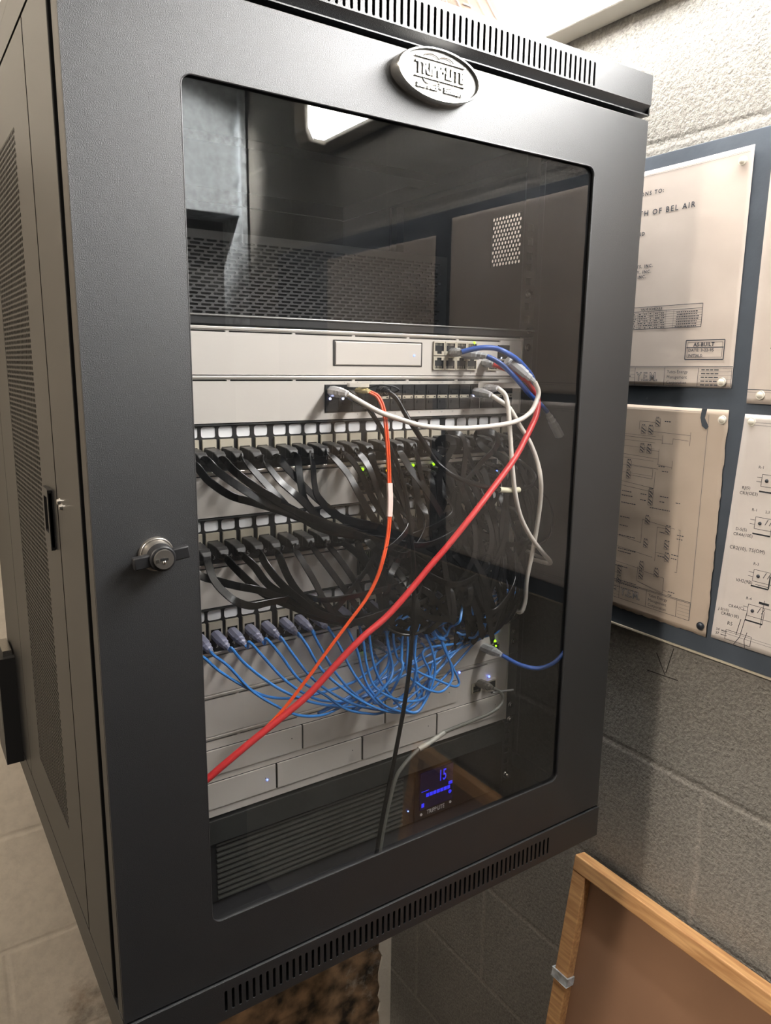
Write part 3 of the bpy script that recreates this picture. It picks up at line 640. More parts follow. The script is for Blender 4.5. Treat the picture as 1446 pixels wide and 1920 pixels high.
def plug_round(par, a, b, m=clearp, w0=.0058, w1=.0034, nm='plug'):   # boot between two points
    a = Vector(a); b = Vector(b); T = (b-a).normalized(); A = Vector((0, 0, 1))-T*T.z; A.normalize(); B = T.cross(A); Ln = (b-a).length
    mb = MB(); s = [(0, w0, w0*.85), (.45, w0, w0*.85), (.5, w0*.86, w0*.8), (.62, w0*.9, w0*.82), (.66, w0*.7, w0*.66), (.8, w0*.72, w0*.66), (.84, w1, w1), (1, w1*.8, w1*.8)]
    n = 8; vs = []; fs = []
    for t, wx, wz in s:
        for i in range(n):
            q = 2*math.pi*(i+.5)/n; cx_, cz_ = math.cos(q), math.sin(q); f_ = 1/max(abs(cx_), abs(cz_)) if t < .6 else 1.05
            vs.append(a+T*Ln*t+B*wx*cx_*f_*.95+A*wz*cz_*f_*.95)
    for i in range(len(s)-1):
        for j in range(n): fs.append((i*n+j, i*n+(j+1) % n, (i+1)*n+(j+1) % n, (i+1)*n+j))
    fs += [tuple(range(n))[::-1], tuple((len(s)-1)*n+j for j in range(n))]
    mb.add(vs, fs, m); return mb.build(nm, par, .0004)
def flat_cable(P, label, group, w=.0072, ends=True, tw=0):
    mb = MB(); ph = random.uniform(-.5, .5)
    def ref(t, p):
        a = ph+tw*t*3+.5*math.sin(t*5+ph*6); return Vector((math.sin(a)*.7, -1, -.15+.35*math.sin(t*7+ph)))
    mb.sweep(P, flatp(w, .0016), jackm, ref=ref, sub=7)
    return tag(mb.build('patch_cable'), label, 'cable', group)
def round_cable(P, r, m, label, group=None, name='patch_cable', cat='cable', seg=10):
    mb = MB(); mb.sweep(P, circ(r, seg), m, sub=7); return tag(mb.build(name), label, cat, group)
BS = [(720+random.random()*0, 0)]
def tail(L, xe, ze, low, y=.06, side=None):
    """slack from the last traced point down through the tangle and into a switch port"""
    xe2 = xe+random.uniform(-.004, .004)
    xb = (L.x*.45+xe*.55)+random.uniform(-.02, .03) if side is None else side
    return [Vector((L.x*.6+xb*.4, y, L.z*.55+low*.45)), Vector((xb, y-.008+random.uniform(-.012, .012), low)), Vector((xe*.7+xb*.3+.012, y-.01, (low+ze)/2-.004)), Vector((xe2+.004, .068, ze-.010)), Vector((xe, .084, ze))]
ports_used = {}
def sport(k):     # next free port of switch k
    zc = {3: .0025, 5: -.0865, 7: -.1755}[k]; L = ports_used.setdefault(k, [(r, c) for c in range(12) for r in range(2)])
    if not L: return -.001+random.randrange(12)*.0158, zc
    r, c = L.pop(random.randrange(len(L))); return -.001+c*.0158, zc+.0066-.0133*r
def end_plug(par, x, z, m=bootm):
    plug_round(par, (x, YR-.003, z), (x+.001, YR-.024, z-.002), m, .0052, .003, 'far_plug')

P1 = {
 1: [(366, 872), (392, 902), (432, 929), (475, 942), (524, 957), (576, 976), (629, 991), (700, 1010)],
 2: [(387, 862), (405, 881), (435.5, 904), (475, 929), (504, 944), (545, 960), (600, 985), (680, 1005)],
 3: [(420, 862), (437, 881), (468, 906), (504, 929), (535, 948), (590, 975), (660, 1000)],
 4: [(453, 858), (475, 882), (504, 913), (531, 942), (550, 961), (600, 990), (650, 1003)],
 5: [(488, 856), (502, 874), (527, 904), (554, 927), (576, 948), (610, 980), (670, 998)],
 6: [(520, 854), (533, 872), (563, 904), (592, 933), (622, 957), (654, 981), (700, 1000)],
 7: [(553, 852), (559, 866), (562, 895), (570, 933), (585, 956), (608, 981), (642, 989), (703, 989)],
 8: [(582, 852), (587, 873), (590, 909), (599, 935), (635, 968), (700, 985)],
 9: [(612, 848), (632, 865), (654, 891), (672, 924), (690, 956), (711, 987), (740, 1020)],
 10: [(640, 846), (657, 860), (677, 888), (693, 924), (711, 953), (729, 978), (760, 1030)],
 11: [(667, 846), (683, 862), (697, 888), (708, 920), (722, 956), (750, 1010)],
 12: [(691, 843), (697, 855), (702, 876), (715, 909), (733, 942), (751, 981)],
 13: [(728, 844), (735, 870), (745, 905), (760, 950), (780, 1000), (800, 1050)],
 14: [(747, 842), (757, 858), (771, 881), (798, 917), (821, 953), (839, 987), (862, 1025)],
 15: [(776, 838), (783, 858), (789, 888), (796, 915), (808, 960)],
 16: [(803, 838), (825, 858), (850, 885), (870, 925), (885, 975), (905, 1040)],
 17: [(822, 826), (836, 820), (847, 825), (850, 836), (842, 852), (832, 870), (824, 900)],
 18: [(838, 812), (856, 811), (868, 821), (873, 840), (872, 862), (869, 884), (866, 915), (860, 960)],
 19: [(876, 838), (885, 870), (905, 905), (920, 950), (950, 1000)],
 20: [(892, 812), (914, 809), (928, 814), (933, 827), (925, 845), (906, 863), (890, 883), (874, 900), (850, 930)],
 21: [(895, 826), (915, 845), (940, 856), (960, 875), (978, 915), (984, 970), (975, 1030)],
 22: [(925, 838), (945, 870), (968, 900), (990, 950), (992, 1000), (970, 1050)],
 23: [(942, 832), (955, 850), (970, 868), (985, 895), (998, 940), (1004, 985), (990, 1015), (965, 1020)],
 24: [(962, 838), (962, 880), (950, 930), (940, 990), (943, 1030), (938, 1080)]}
zp1 = zk(2)-.0272
for i in range(1, 25):
    x = PX[i-1]; start = Vector((x, YR-.032, zp1-.0035)); q = random.uniform(-.004, .004)
    tr = pts(P1[i], .062, .05+q, .045+q*2); tr[0].y = .062
    L = tr[-1]; k = random.choice((3, 3, 5)); xe, ze = sport(k)
    if i in (17, 18, 20, 21, 22, 23, 24, 19): xe = max(xe, .06)
    low = min(L.z-.015, ze-.03)-random.uniform(0, .05) if i > 8 else min(L.z, ze)-random.uniform(.005, .03)
    P = [start]+tr+tail(L, xe, ze, low, random.uniform(.045, .07))
    c = flat_cable(P, 'black flat cable from port %d of the uppermost patch panel' % i, 'black flat patch cables')
    boot_flat(c, x, zp1); end_plug(c, xe, ze)
P2 = {
 1: [(374, 1078), (406, 1089), (445, 1099), (487, 1107), (530, 1122), (590, 1140)],
 2: [(392, 1062), (400, 1085), (414, 1104), (440, 1126), (471, 1136), (503, 1130), (545, 1122)],
 3: [(424, 1046), (442, 1066), (471, 1094), (503, 1118), (550, 1138), (603, 1160), (655, 1168)],
 4: [(456, 1042), (477, 1062), (503, 1096), (540, 1120), (580, 1145), (640, 1162)],
 5: [(488, 1036), (500, 1060), (529, 1096), (563, 1125), (603, 1152), (680, 1168)],
 6: [(518, 1032), (526, 1048), (540, 1081), (561, 1112), (592, 1139), (629, 1157), (663, 1160)],
 7: [(552, 1028), (566, 1050), (590, 1091), (611, 1131), (632, 1152), (660, 1172)],
 8: [(583, 1022), (603, 1048), (634, 1089), (668, 1136), (692, 1173), (715, 1185)],
 9: [(612, 1020), (632, 1042), (661, 1083), (682, 1123), (708, 1149), (740, 1172)],
 10: [(642, 1016), (671, 1039), (693, 1068), (704, 1093), (713, 1122), (719, 1156), (720, 1176)],
 11: [(669, 1012), (680, 1040), (706, 1080), (733, 1115), (770, 1150), (800, 1172)],
 12: [(696, 1010), (705, 1040), (724, 1077), (753, 1107), (771, 1133), (798, 1154), (825, 1161), (859, 1161)],
 13: [(727, 1004), (752, 1030), (744, 1054), (733, 1077), (726, 1104), (724, 1131), (735, 1170)],
 14: [(752, 1000), (790, 1050), (798, 1082), (807, 1113), (825, 1136), (852, 1168)],
 15: [(776, 998), (815, 1040), (840, 1065), (853, 1100), (870, 1129), (883, 1163), (890, 1190)],
 16: [(800, 994), (832, 1030), (857, 1046), (876, 1076), (895, 1106), (910, 1129), (920, 1156), (916, 1180)],
 17: [(823, 990), (850, 1015), (868, 1038), (883, 1066), (900, 1096), (918, 1124), (928, 1159), (922, 1176)],
 18: [(846, 988), (870, 1020), (890, 1050), (910, 1090), (922, 1130), (935, 1165)],
 19: [(874, 984), (905, 1005), (935, 1010), (942, 1046), (938, 1080), (934, 1100), (940, 1125), (941, 1146), (932, 1156)],
 20: [(896, 980), (925, 1000), (945, 1040), (946, 1080), (946, 1120), (940, 1160), (925, 1185)],
 21: [(917, 976), (945, 1010), (958, 1060), (963, 1093), (961, 1116), (956, 1138), (944, 1160), (930, 1173)],
 22: [(937, 974), (949, 1023), (966, 1046), (978, 1070), (979, 1100), (973, 1126), (963, 1149), (946, 1168)],
 23: [(956, 970), (970, 1010), (968, 1050), (972, 1090), (968, 1120), (955, 1150), (935, 1178)],
 24: [(976, 968), (985, 1010), (975, 1060), (960, 1100), (950, 1140), (915, 1180), (900, 1188)]}
zp2 = zk(4)-.0272
for i in range(1, 25):
    x = PX[i-1]; start = Vector((x, YR-.032, zp2-.0035)); q = random.uniform(-.004, .004)
    tr = pts(P2[i], .062, .048+q, .042+q*2)
    L = tr[-1]; k = random.choice((5, 5, 3)); xe, ze = sport(k)
    if i > 13: xe = max(xe, .09)
    low = L.z-random.uniform(.002, .012)
    P = [start]+tr+tail(L, xe, ze, low, random.uniform(.05, .072), side=(L.x+random.uniform(.005, .05) if i < 14 else L.x-random.uniform(.01, .03)))
    c = flat_cable(P, 'black flat cable from port %d of the middle patch panel' % i, 'black flat patch cables')
    boot_flat(c, x, zp2); end_plug(c, xe, ze)

P3 = {
 1: [(379, 1231), (415, 1261), (471, 1294), (512, 1308), (559, 1308), (609, 1297), (664, 1278), (695, 1255)],
 2: [(429, 1250), (471, 1294), (515, 1322), (559, 1341), (603, 1341), (637, 1327), (690, 1300)],
 3: [(434, 1215), (457, 1242), (498, 1275), (540, 1300), (595, 1319), (664, 1325), (720, 1300)],
 4: [(468, 1204), (493, 1231), (531, 1272), (570, 1300), (609, 1314), (664, 1312), (725, 1285)],
 5: [(500, 1198), (526, 1228), (562, 1275), (609, 1303), (650, 1330), (692, 1338), (717, 1336), (760, 1315)],
 6: [(527, 1195), (548, 1225), (581, 1267), (623, 1300), (678, 1325), (753, 1333), (790, 1310)],
 7: [(560, 1188), (576, 1211), (601, 1253), (637, 1286), (692, 1322), (747, 1336), (785, 1318)],
 8: [(586, 1184), (598, 1208), (631, 1264), (673, 1308), (720, 1333), (765, 1325)],
 9: [(617, 1178), (638, 1214), (659, 1256), (682, 1289), (710, 1320), (734, 1334), (780, 1322)],
 10: [(648, 1172), (670, 1221), (680, 1261), (696, 1296), (729, 1327), (781, 1336), (797, 1308), (803, 1280)],
 11: [(676, 1180), (682, 1207), (687, 1242), (701, 1285), (734, 1308), (772, 1315), (800, 1303), (805, 1261), (795, 1219)],
 12: [(692, 1180), (699, 1238), (715, 1280), (748, 1322), (772, 1336), (790, 1327), (809, 1289), (816, 1252), (809, 1214), (798, 1190)],
 13: [(722, 1175), (728, 1205), (730, 1228), (725, 1252), (701, 1280), (673, 1299), (642, 1317), (600, 1335)],
 14: [(726, 1190), (736, 1247), (732, 1273), (710, 1299), (687, 1320), (660, 1332)],
 15: [(740, 1175), (743, 1228), (762, 1247), (786, 1261), (819, 1275), (852, 1287), (861, 1280), (854, 1261), (838, 1228), (829, 1204)],
 16: [(760, 1180), (753, 1230), (755, 1252), (743, 1282), (725, 1308), (701, 1318)],
 17: [(770, 1170), (765, 1215), (764, 1261), (783, 1282), (807, 1295), (830, 1296), (847, 1275), (847, 1252), (833, 1210)],
 18: [(790, 1165), (778, 1226), (781, 1252), (776, 1280), (765, 1299), (740, 1318)],
 19: [(850, 1130), (845, 1160), (815, 1178), (822, 1195), (835, 1200)],
 20: [(870, 1130), (862, 1165), (845, 1175)],
 21: [(888, 1130), (885, 1175), (870, 1190), (855, 1185)],
 22: [(905, 1130), (900, 1180), (880, 1192)],
 23: [(925, 1130), (905, 1170), (890, 1195), (872, 1190)],
 24: [(945, 1125), (915, 1160), (903, 1190), (885, 1185)]}
zp3 = zk(6)-.0272
for i in range(1, 25):
    x = PX[i-1]; tr = pts(P3[i], .056, .06, .045+random.uniform(-.006, .012))
    L = tr[-1]; xe, ze = sport(7)
    if i > 14: xe = max(xe, L.x-.01)
    st = Vector((x+.001, YR-.030, zp3-.004))
    P = [st, Vector((x+.002, YR-.036, zp3-.007))]+tr+[Vector(((L.x+xe)/2, .062, min(L.z, ze-.016)*.6+ze*.4)), Vector((xe+.002, .068, ze-.010)), Vector((xe, .080, ze-.001))]
    c = round_cable(P, .00145, bluej, 'light blue patch cable from port %d of the lowest patch panel' % i, 'light blue patch cables', seg=8)
    pg = plug_round(c, (x, YR-.003, zp3), (x+.0015, YR-.033, zp3-.0055), lav, .0056, .0026); pg['label'] = 'translucent lavender boot'
    plug_round(c, (xe, YR-.003, ze), (xe+.001, YR-.026, ze-.002), lav, .0050, .0026, 'far_plug')

# dark loops in the tangle between the panels (slack of the round and thin leads)
loops = [
 ([(726, 1176), (747, 1188), (773, 1190), (794, 1181), (807, 1165), (815, 1140)], .0016, 'thin black cable sagging in a low loop under the red cable'),
 ([(1019, 926), (1031, 946), (1037, 970), (1036, 985), (1030, 1006), (1016, 1018), (994, 1023), (966, 1020), (930, 1010)], .0012, 'thin grey black lead looping out at the right rail below the white label')]
for s_, r, lb in loops:
    P = pts(s_, .05, .06, .04); P = [Vector((P[0].x-.01, .08, P[0].z+.02))]+P+[Vector((P[-1].x-.01, .085, P[-1].z+.01))]
    round_cable(P, r, jackm, lb)
# white leads
def lead(seq, ya, yb, ym, r, m, label, pre=None, post=None, name='network_cable'):
    P = pts(seq, ya, yb, ym)
    if pre: P = [Vector(p) for p in pre]+P
    if post: P += [Vector(p) for p in post]
    return round_cable(P, r, m, label, name=name, seg=12), P
c, P = lead([(652, 739), (681, 756), (715, 774), (753, 787), (796, 799), (854, 803), (912, 800), (965, 791), (994, 774), (1006, 752), (1010, 735), (1003, 716)], .055, .035, .03, .0026, whj, 'white cable curving across from the left of the fiber switch to the gateway')
plug_round(c, at(622, 733, YR-.004), P[0], mat('plug_white', (214, 212, 214), .3), .0062, .0040); plug_round(c, at(958, 678, .05), P[-1], clearp, .0062, .003, 'far_plug')
c, P = lead([(934, 728), (947, 740), (953, 763), (956, 803), (960, 865), (966, 924), (977, 970), (997, 1009), (1017, 1035), (1032, 1056)], .055, .04, .03, .0026, whj, 'white cable dropping from the fiber switch, ending low over the right rail', post=[(.232, .075, -.110)])
plug_round(c, at(905, 729, YR-.004), P[0], MATS['plug_white'], .006, .0036)
c, P = lead([(921, 741), (938, 752), (956, 766), (973, 795), (994, 830), (1008, 867), (1014, 899), (1014, 934), (1008, 982), (999, 1034), (988, 1087), (985, 1127), (975, 1148)], .055, .06, .028, .0026, whj, 'white cable bowing outward down the right edge to the lower bundle', post=[(.205, .085, -.165)])
plug_round(c, at(892, 735, YR-.004), P[0], MATS['plug_white'], .0064, .004)
c, P = lead([(968, 1024), (990, 1034), (1014, 1046), (1030, 1056)], .07, .07, .07, .0024, whj, 'short white cable piece behind the crossing white cables at the right rail')
MB().box(0, .052, -.001, .001, -.003, .003, whj, Matrix.Translation(at(897, 722, .088)) @ Matrix.Rotation(-.55, 4, 'Z')).build('pull_tab', c)
# navy blue leads of the gateway
c, P = lead([(866, 660), (885, 655), (905, 652), (928, 653), (947, 660), (968, 673), (984, 689), (999, 710), (1004, 745), (1010, 780)], .07, .06, .04, .0029, blued, 'upper blue cable arching from the gateway ports over to the right')
plug_round(c, at(848, 661, YR-.004), P[0], clearp, .006, .0034)
c, P = lead([(913, 668), (928, 675), (944, 686), (961, 702), (977, 720), (992, 738), (1010, 755), (1026, 772)], .065, .05, .045, .0028, blued, 'lower blue cable from the gateway hanging with a loose clear plug')
plug_round(c, at(870, 664, YR-.004), P[0], clearp, .0062, .0034); plug_round(c, at(1050, 817, .05), P[-1], clearp, .0062, .0034, 'loose_plug')
# red
c, P = lead([(925, 682), (940, 688), (956, 694), (971, 702), (988, 714), (1002, 733), (1009, 755), (1005, 780), (998, 797), (985, 823), (965, 860), (930, 908), (889, 962), (840, 1023), (808, 1060), (765, 1112), (724, 1157), (680, 1195), (637, 1239), (581, 1300), (526, 1347), (471, 1391), (415, 1438), (386, 1463), (360, 1480)], .075, .03, .022, .0034, redj, 'thick red cable crossing diagonally from the gateway to the lower left')
plug_round(c, at(910, 680, YR-.004), P[0], clearp, .0062, .003)
sl = plug_round(c, at(950, 676, .06), at(992, 704, .052), clearp, .006, .003, 'clear_boot')
# orange duplex fiber
seqo = [(694, 735), (708, 743), (717, 760), (722, 782), (724, 800), (728, 852), (730, 906), (731, 940), (730, 978), (726, 1014), (717, 1053), (706, 1086), (686, 1124), (654, 1167), (618, 1215), (572, 1278), (526, 1336), (471, 1389), (415, 1434), (386, 1460), (360, 1478)]
of = thing('fiber_cable', at(730, 900, .03), 'twin orange fiber cable hanging from the fiber switch down to the lower left', 'cable')
P = pts(seqo, .06, .033, .026)
for s_ in (-1, 1):
    mb = MB(); mb.sweep([p+Vector((s_*.00125, 0, s_*.0005)) for p in P], circ(.0012, 8), orj, sub=7); mb.build('fiber_strand', of)
pa = P[6].lerp(P[7], .25); mb = MB(); mb.sweep([P[6]+Vector((0, -.0003, 0)), P[7]+Vector((0, -.0003, 0)), P[8]*.75+P[7]*.25], flatp(.0062, .0034), mat('label_pink', (228, 200, 192), .5), ref=Vector((0, -1, 0)), sub=5); mb.build('wrap_label', of)
for s_ in (-1, 1): plug_round(of, at(672, 730, YR-.004)+Vector((s_*.002, 0, s_*.001)), P[0]+Vector((s_*.0016, 0, 0)), mat('plug_cream', (214, 196, 140), .4), .003, .0018)
mb = MB(); mb.box(-.008, .012, -.006, .006, -.002, .002, whj, Matrix.Translation(at(668, 722, .082)) @ Matrix.Rotation(-.3, 4, 'Z')); mb.build('latch_tab', of)
# black round leads
c, P = lead([(690, 764), (713, 800), (728, 830), (745, 870), (760, 920), (768, 980), (776, 1060), (775, 1150), (768, 1250), (757, 1330), (738, 1430), (718, 1530), (706, 1600), (700, 1650)], .06, .045, .028, .0024, jackm, 'long black cable hanging down past everything to the cabinet bottom')
plug_round(c, at(655, 738, YR-.004), P[0], blackp, .0058, .003)
c, P = lead([(729, 735), (744, 748), (758, 772), (770, 792), (794, 829), (816, 863), (834, 880), (861, 897), (903, 911), (936, 918), (969, 919), (994, 912), (1004, 900), (1001, 888), (988, 875), (970, 862)], .068, .06, .026, .0028, jackm, 'thick black cable with cream wrap label making a wide loop to the right', post=[(.205, .085, .01)])
plug_round(c, at(714, 733, YR-.004), P[0], blackp, .0062, .003)
mb = MB(); Q = catmull(P, 7); i0 = 9*7; seg = [q for q in Q if 0 <= Q.index(q)-i0 <= 8]; mb.sweep(seg, circ(.0032, 12), yelt, sub=1); mb.build('wrap_label', c)
mb = MB(); mb.sweep([at(690, 727, .09), at(712, 722, .083), at(735, 724, .078), at(748, 731, .075), at(735, 738, .08)], circ(.0009, 6), blackp, sub=5); mb.build('pull_loop', c)
# navy lead lower right
c, P = lead([(941, 1228), (972, 1245), (1006, 1253), (1035, 1245), (1054, 1228), (1070, 1205)], .055, .02, .03, .0026, blued, 'dark blue cable leaving the lower right port behind the door edge')
plug_round(c, at(908, 1214, YR-.004), P[0], clearp, .0066, .0036)
# direct attach lead of the recorder
c, P = lead([(924, 1290), (936, 1296), (943, 1306), (940, 1320), (921, 1336), (882, 1353), (833, 1373), (808, 1391), (785, 1405), (757, 1435), (740, 1466), (722, 1540), (712, 1600)], .066, .05, .055, .0022, greyj, 'grey black lead with white label from the recorder sagging to the bottom')
plug_round(c, at(900, 1281, YR-.008), P[0], mat('sfp_shell', (120, 116, 108), .35, .6), .0062, .003)
mb = MB(); mb.sweep([P[6], P[7], P[8]], circ(.0030, 10), mat('tag_paper', (150, 148, 140), .5), sub=5); mb.build('wrap_label', c)
mb = MB(); mb.box(-.014, .014, -.001, .001, -.0035, .0035, rub, Matrix.Translation(at(942, 1296, .064)) @ Matrix.Rotation(-.3, 4, 'Z') @ Matrix.Rotation(1.0, 4, 'X')); mb.build('pull_tab', c)

# ---------------------------------------------------------------- notice board and papers on the right wall
BX = WX-.006
mb = MB(); mb.box(BX, WX-.0005, -1.15, .52, -.2300, .3860, boardm); nb = tag(mb.build('notice_board', None, .0008), 'dark slate grey board fixed to the block wall behind the papers', 'board')
mb = MB(); mb.box(BX-.0012, WX-.0005, -1.15, .52, -.2325, -.2302, mat('board_edge', (190, 180, 160), .5)); mb.build('bottom_edge', nb)
def sheet(name, label, y_l, y_r, z_b, z_t, m, skew=(0, 0, 0, 0), off=.0012, amp=.0014, cat='paper', seed=1, ragged=0):
    """y_l is the left edge as seen (larger y). returns (object, P)"""
    rnd = random.Random(seed); n, k = 36, 44; ph = [rnd.uniform(0, 6) for _ in range(6)]
    def P(u, v, w=0):
        a = u/(y_l-y_r); b_ = v/(z_t-z_b)
        h = amp*(.9+.6*math.sin(5*a+ph[0]+2*b_)+.22*math.sin(4.2*b_+ph[1]))
        y = y_l-u+skew[0]*(1-b_)*(1-a)+skew[1]*(1-b_)*a; z = z_b+v+skew[2]*a
        return Vector((BX-off-h-w, y, z))
    mb = MB(); vs = []; fs = []
    wd, ht = y_l-y_r, z_t-z_b
    for j in range(k+1):
        for i in range(n+1):
            du = dv = 0
            if ragged:
                if i in (0, n): du = rnd.uniform(-ragged, ragged)
                if j == 0: dv = rnd.uniform(-ragged, ragged)
            vs.append(P(wd*i/n+du, ht*j/k+dv))
    for j in range(k):
        for i in range(n): fs.append((j*(n+1)+i, j*(n+1)+i+1, (j+1)*(n+1)+i+1, (j+1)*(n+1)+i))
    mb.add(vs, fs, m, True); o = mb.build(name, None, 0, False)
    so = o.modifiers.new('thickness', 'SOLIDIFY'); so.thickness = .0002
    tag(o, label, cat, 'papers on the notice board')
    return o, (lambda u, v, w=0: P(u, v, .00035))
def pin(y, z, m, label):
    t_ = thing('push_pin', (BX, y, z), label, 'pin')
    mb = MB(); mb.cyl((BX-.004, y, z), (-1, 0, 0), .0052, .0016, m, 18, .0050); mb.ball((BX-.0052, y, z), .0040, m, 14, 8, (.5, 1, 1)); mb.build('pin_head', t_)
    mb = MB(); mb.cyl((BX+.001, y, z), (-1, 0, 0), .0009, .006, steel, 8); mb.build('pin_shaft', t_)
def ttl(mb, P, wd, z0):        # title block strip of the drawings
    mb.line(0, z0+.024, wd, z0+.024, .0006, P, ink); mb.line(0, z0+.0225, wd, z0+.0225, .0004, P, ink); mb.rect(0, z0, wd-.001, z0+.0225, .0005, P, ink)
    q = wd-.19 if wd > .2 else 0
    for x in (.080, .125, .172): mb.line(x, z0, x, z0+.0225, .0005, P, ink)
    rnd = random.Random(4)
    for j in range(5):
        mb.line(0, z0+.0045*j, .08, z0+.0045*j, .0003, P, ink2); mb.line(.174, z0+.0045*j, wd-.001, z0+.0045*j, .0003, P, ink2)
        x = .012
        while x < .05+.01*(j % 3): l = rnd.uniform(.003, .009); mb.line(x, z0+.0045*j+.0022, x+l, z0+.0045*j+.0022, .0013, P, ink); x += l+.0015
        x = .176
        while x < wd-.022: l = rnd.uniform(.003, .006); mb.line(x, z0+.0045*j+.0022, x+l, z0+.0045*j+.0022, .0013, P, ink); x += l+.0012
    mb.text('Y.E.M.', .0150, lambda u, v, w=0: P(.0825+u, z0+.0060+v), ink2, .0005, sx=.86)
    mb.text('Y.E.M.', .0150, lambda u, v, w=0: P(.0825+u, z0+.0060+v)-Vector((.0002, 0, 0)), pap1, -.0003, sx=.86)
    for j, s_ in enumerate(('Yates Energy', 'Management', 'Corporation')): mb.text(s_, .0056, lambda u, v, w=0: P(.1285+u, z0+.0158-.0066*j+v), ink, 0)
# sheet A
oA, P = sheet('drawing_sheet', 'aged tan drawing sheet lettered BEL AIR, upper left on the board', .159, -.0575, .1015, .3685, pap1, seed=2, skew=(0, 0, .001, 0))
mb = MB(); Hh = .267
for a, b in ((.262, .0004), (.2605, .0003)): mb.line(.004, a, .212, a, b, P, ink2)
def ser(s_, size, x, z): mb.text(s_, size, lambda u, v, w=0: P(x+u, z+v), ink, .00015, 'RIGHT', font_space=1.35)
ser('IONS TO:', .0068, .1020, .2375); ser('TH OF BEL AIR', .0092, .1475, .2130)
ser('AND', .0062, .0790, .1895); ser('TECTS, INC.', .0052, .0950, .1495); ser('NERY, INC.', .0052, .0930, .1425); ser('AL, INC.', .0052, .0860, .1365)
# table
mb.rect(.028, .0725, .170, .1000, .0007, P, ink); mb.line(.028, .0945, .170, .0945, .0006, P, ink)
mb.text('VALVE SCHEDULE', .0040, lambda u, v, w=0: P(.082+u, .0958+v), ink, .0001)
rnd = random.Random(9)
for j in range(8): mb.line(.028, .0722+.0029*j, .170, .0722+.0029*j, .0003, P, ink)
for x in (.050, .078, .086, .094, .102, .111, .120, .131): mb.line(x, .0725, x, .0945, .0003, P, ink)
for j in range(7):
    for x0_, x1_ in ((.03, .048), (.052, .076), (.079, .085), (.087, .093), (.095, .101), (.103, .110), (.112, .119), (.134, .166)):
        x = x0_+rnd.uniform(0, .002)
        while x < x1_-.002: l = rnd.uniform(.0012, .003); mb.line(x, .0739+.0029*j, x+l, .0739+.0029*j, .0011, P, ink); x += l+.0008
# as-built stamp
mb.rect(.152, .0335, .203, .0565, .0012, P, ink); mb.rect(.1545, .036, .2005, .054, .0004, P, ink); mb.line(.153, .0478, .202, .0478, .0012, P, ink)
mb.text('AS-BUILT', .0062, lambda u, v, w=0: P(.1625+u, .0492+v), ink, .0002, font_space=1.1); mb.text('DATE: 3-22-95', .0050, lambda u, v, w=0: P(.156+u, .0430+v), ink, .0001, font_space=1.1); mb.text('INITIALS:', .0050, lambda u, v, w=0: P(.156+u, .0365+v), ink, .0001)
ttl(mb, P, .2165, .001); mb.build('printing', oA, 0, False)
pin(-.046, .3545, pinw, 'white round pin at the top right corner of the BEL AIR sheet')
pin(-.0465, .1095, pinw, 'white round pin at the bottom right corner of the BEL AIR sheet')
# sheet C (wiring diagram)
oC, P = sheet('wiring_diagram', 'tan wiring diagram sheet with a dark pin at its lower right corner', .159, -.058, -.2060, .0770, pap2, seed=5, ragged=.0008)
mb = MB(); rnd = random.Random(21)
def scr(x, z, n, h=.0011, m=ink):
    for _ in range(n): l = rnd.uniform(.0015, .0035); mb.line(x, z, x+l, z, h, P, m); x += l+.0008
def relay(x, z, s_=1):
    mb.rect(x-.0035*s_, z-.005*s_, x+.0035*s_, z+.005*s_, .0004, P, ink); mb.line(x-.003, z+.003, x+.003, z-.001, .0012, P, ink); mb.line(x-.003, z-.001, x+.002, z-.004, .0012, P, ink); scr(x-.003, z+.0065, 2)
for z in [.262, .256, .249, .243, .236, .230, .224, .214, .206, .198, .194, .190, .180, .176, .170, .165, .158, .152, .146, .138, .132, .126, .118, .112, .106, .101, .092, .086, .080, .074, .070, .060, .056, .052, .048, .044]:
    if rnd.random() < .85: scr(.040+rnd.uniform(-.002, .002), z-.008, rnd.randint(1, 3), .001, ink2)
    mb.line(.052, z-.0055, .058, z-.0055, .0003, P, ink2); mb.rect(.0585, z-.0072, .063, z-.0040, .0003, P, ink2)
for z in (.244, .236, .228, .212, .202, .192): mb.line(.063, z, .120, z-.0005, .0003, P, ink)
for x, z in ((.122, .262), (.101, .251), (.101, .226), (.112, .251), (.112, .226), (.082, .203), (.082, .189), (.120, .169), (.120, .158), (.150, .124), (.150, .104), (.118, .132), (.118, .100), (.152, .088), (.114, .068), (.114, .055), (.138, .064), (.078, .054), (.078, .040)): relay(x, z)
for a in ((.105, .250, .170, .249), (.170, .253, .170, .236), (.094, .251, .094, .262), (.094, .262, .119, .262), (.131, .235, .131, .246), (.063, .241, .130, .240), (.130, .236, .146, .236), (.146, .236, .146, .243), (.146, .243, .168, .242), (.105, .226, .127, .225), (.127, .228, .127, .208), (.063, .217, .126, .215), (.126, .208, .148, .206), (.148, .215, .148, .204), (.086, .203, .128, .202), (.086, .189, .120, .188), (.120, .188, .120, .201), (.063, .180, .124, .176), (.124, .176, .124, .198), (.063, .174, .124, .171), (.063, .104, .110, .100), (.110, .100, .110, .132), (.110, .132, .160, .128), (.134, .126, .134, .080), (.134, .126, .148, .126), (.134, .092, .148, .092), (.063, .088, .130, .084), (.063, .066, .112, .064), (.108, .046, .108, .066), (.108, .046, .150, .040), (.150, .040, .150, .060), (.150, .060, .118, .062), (.165, .128, .168, .128), (.168, .128, .168, .072), (.168, .072, .165, .072), (.063, .050, .078, .050), (.150, .044, .158, .043), (.108, .046, .152, .038)): mb.line(*a, .0004, P, ink)
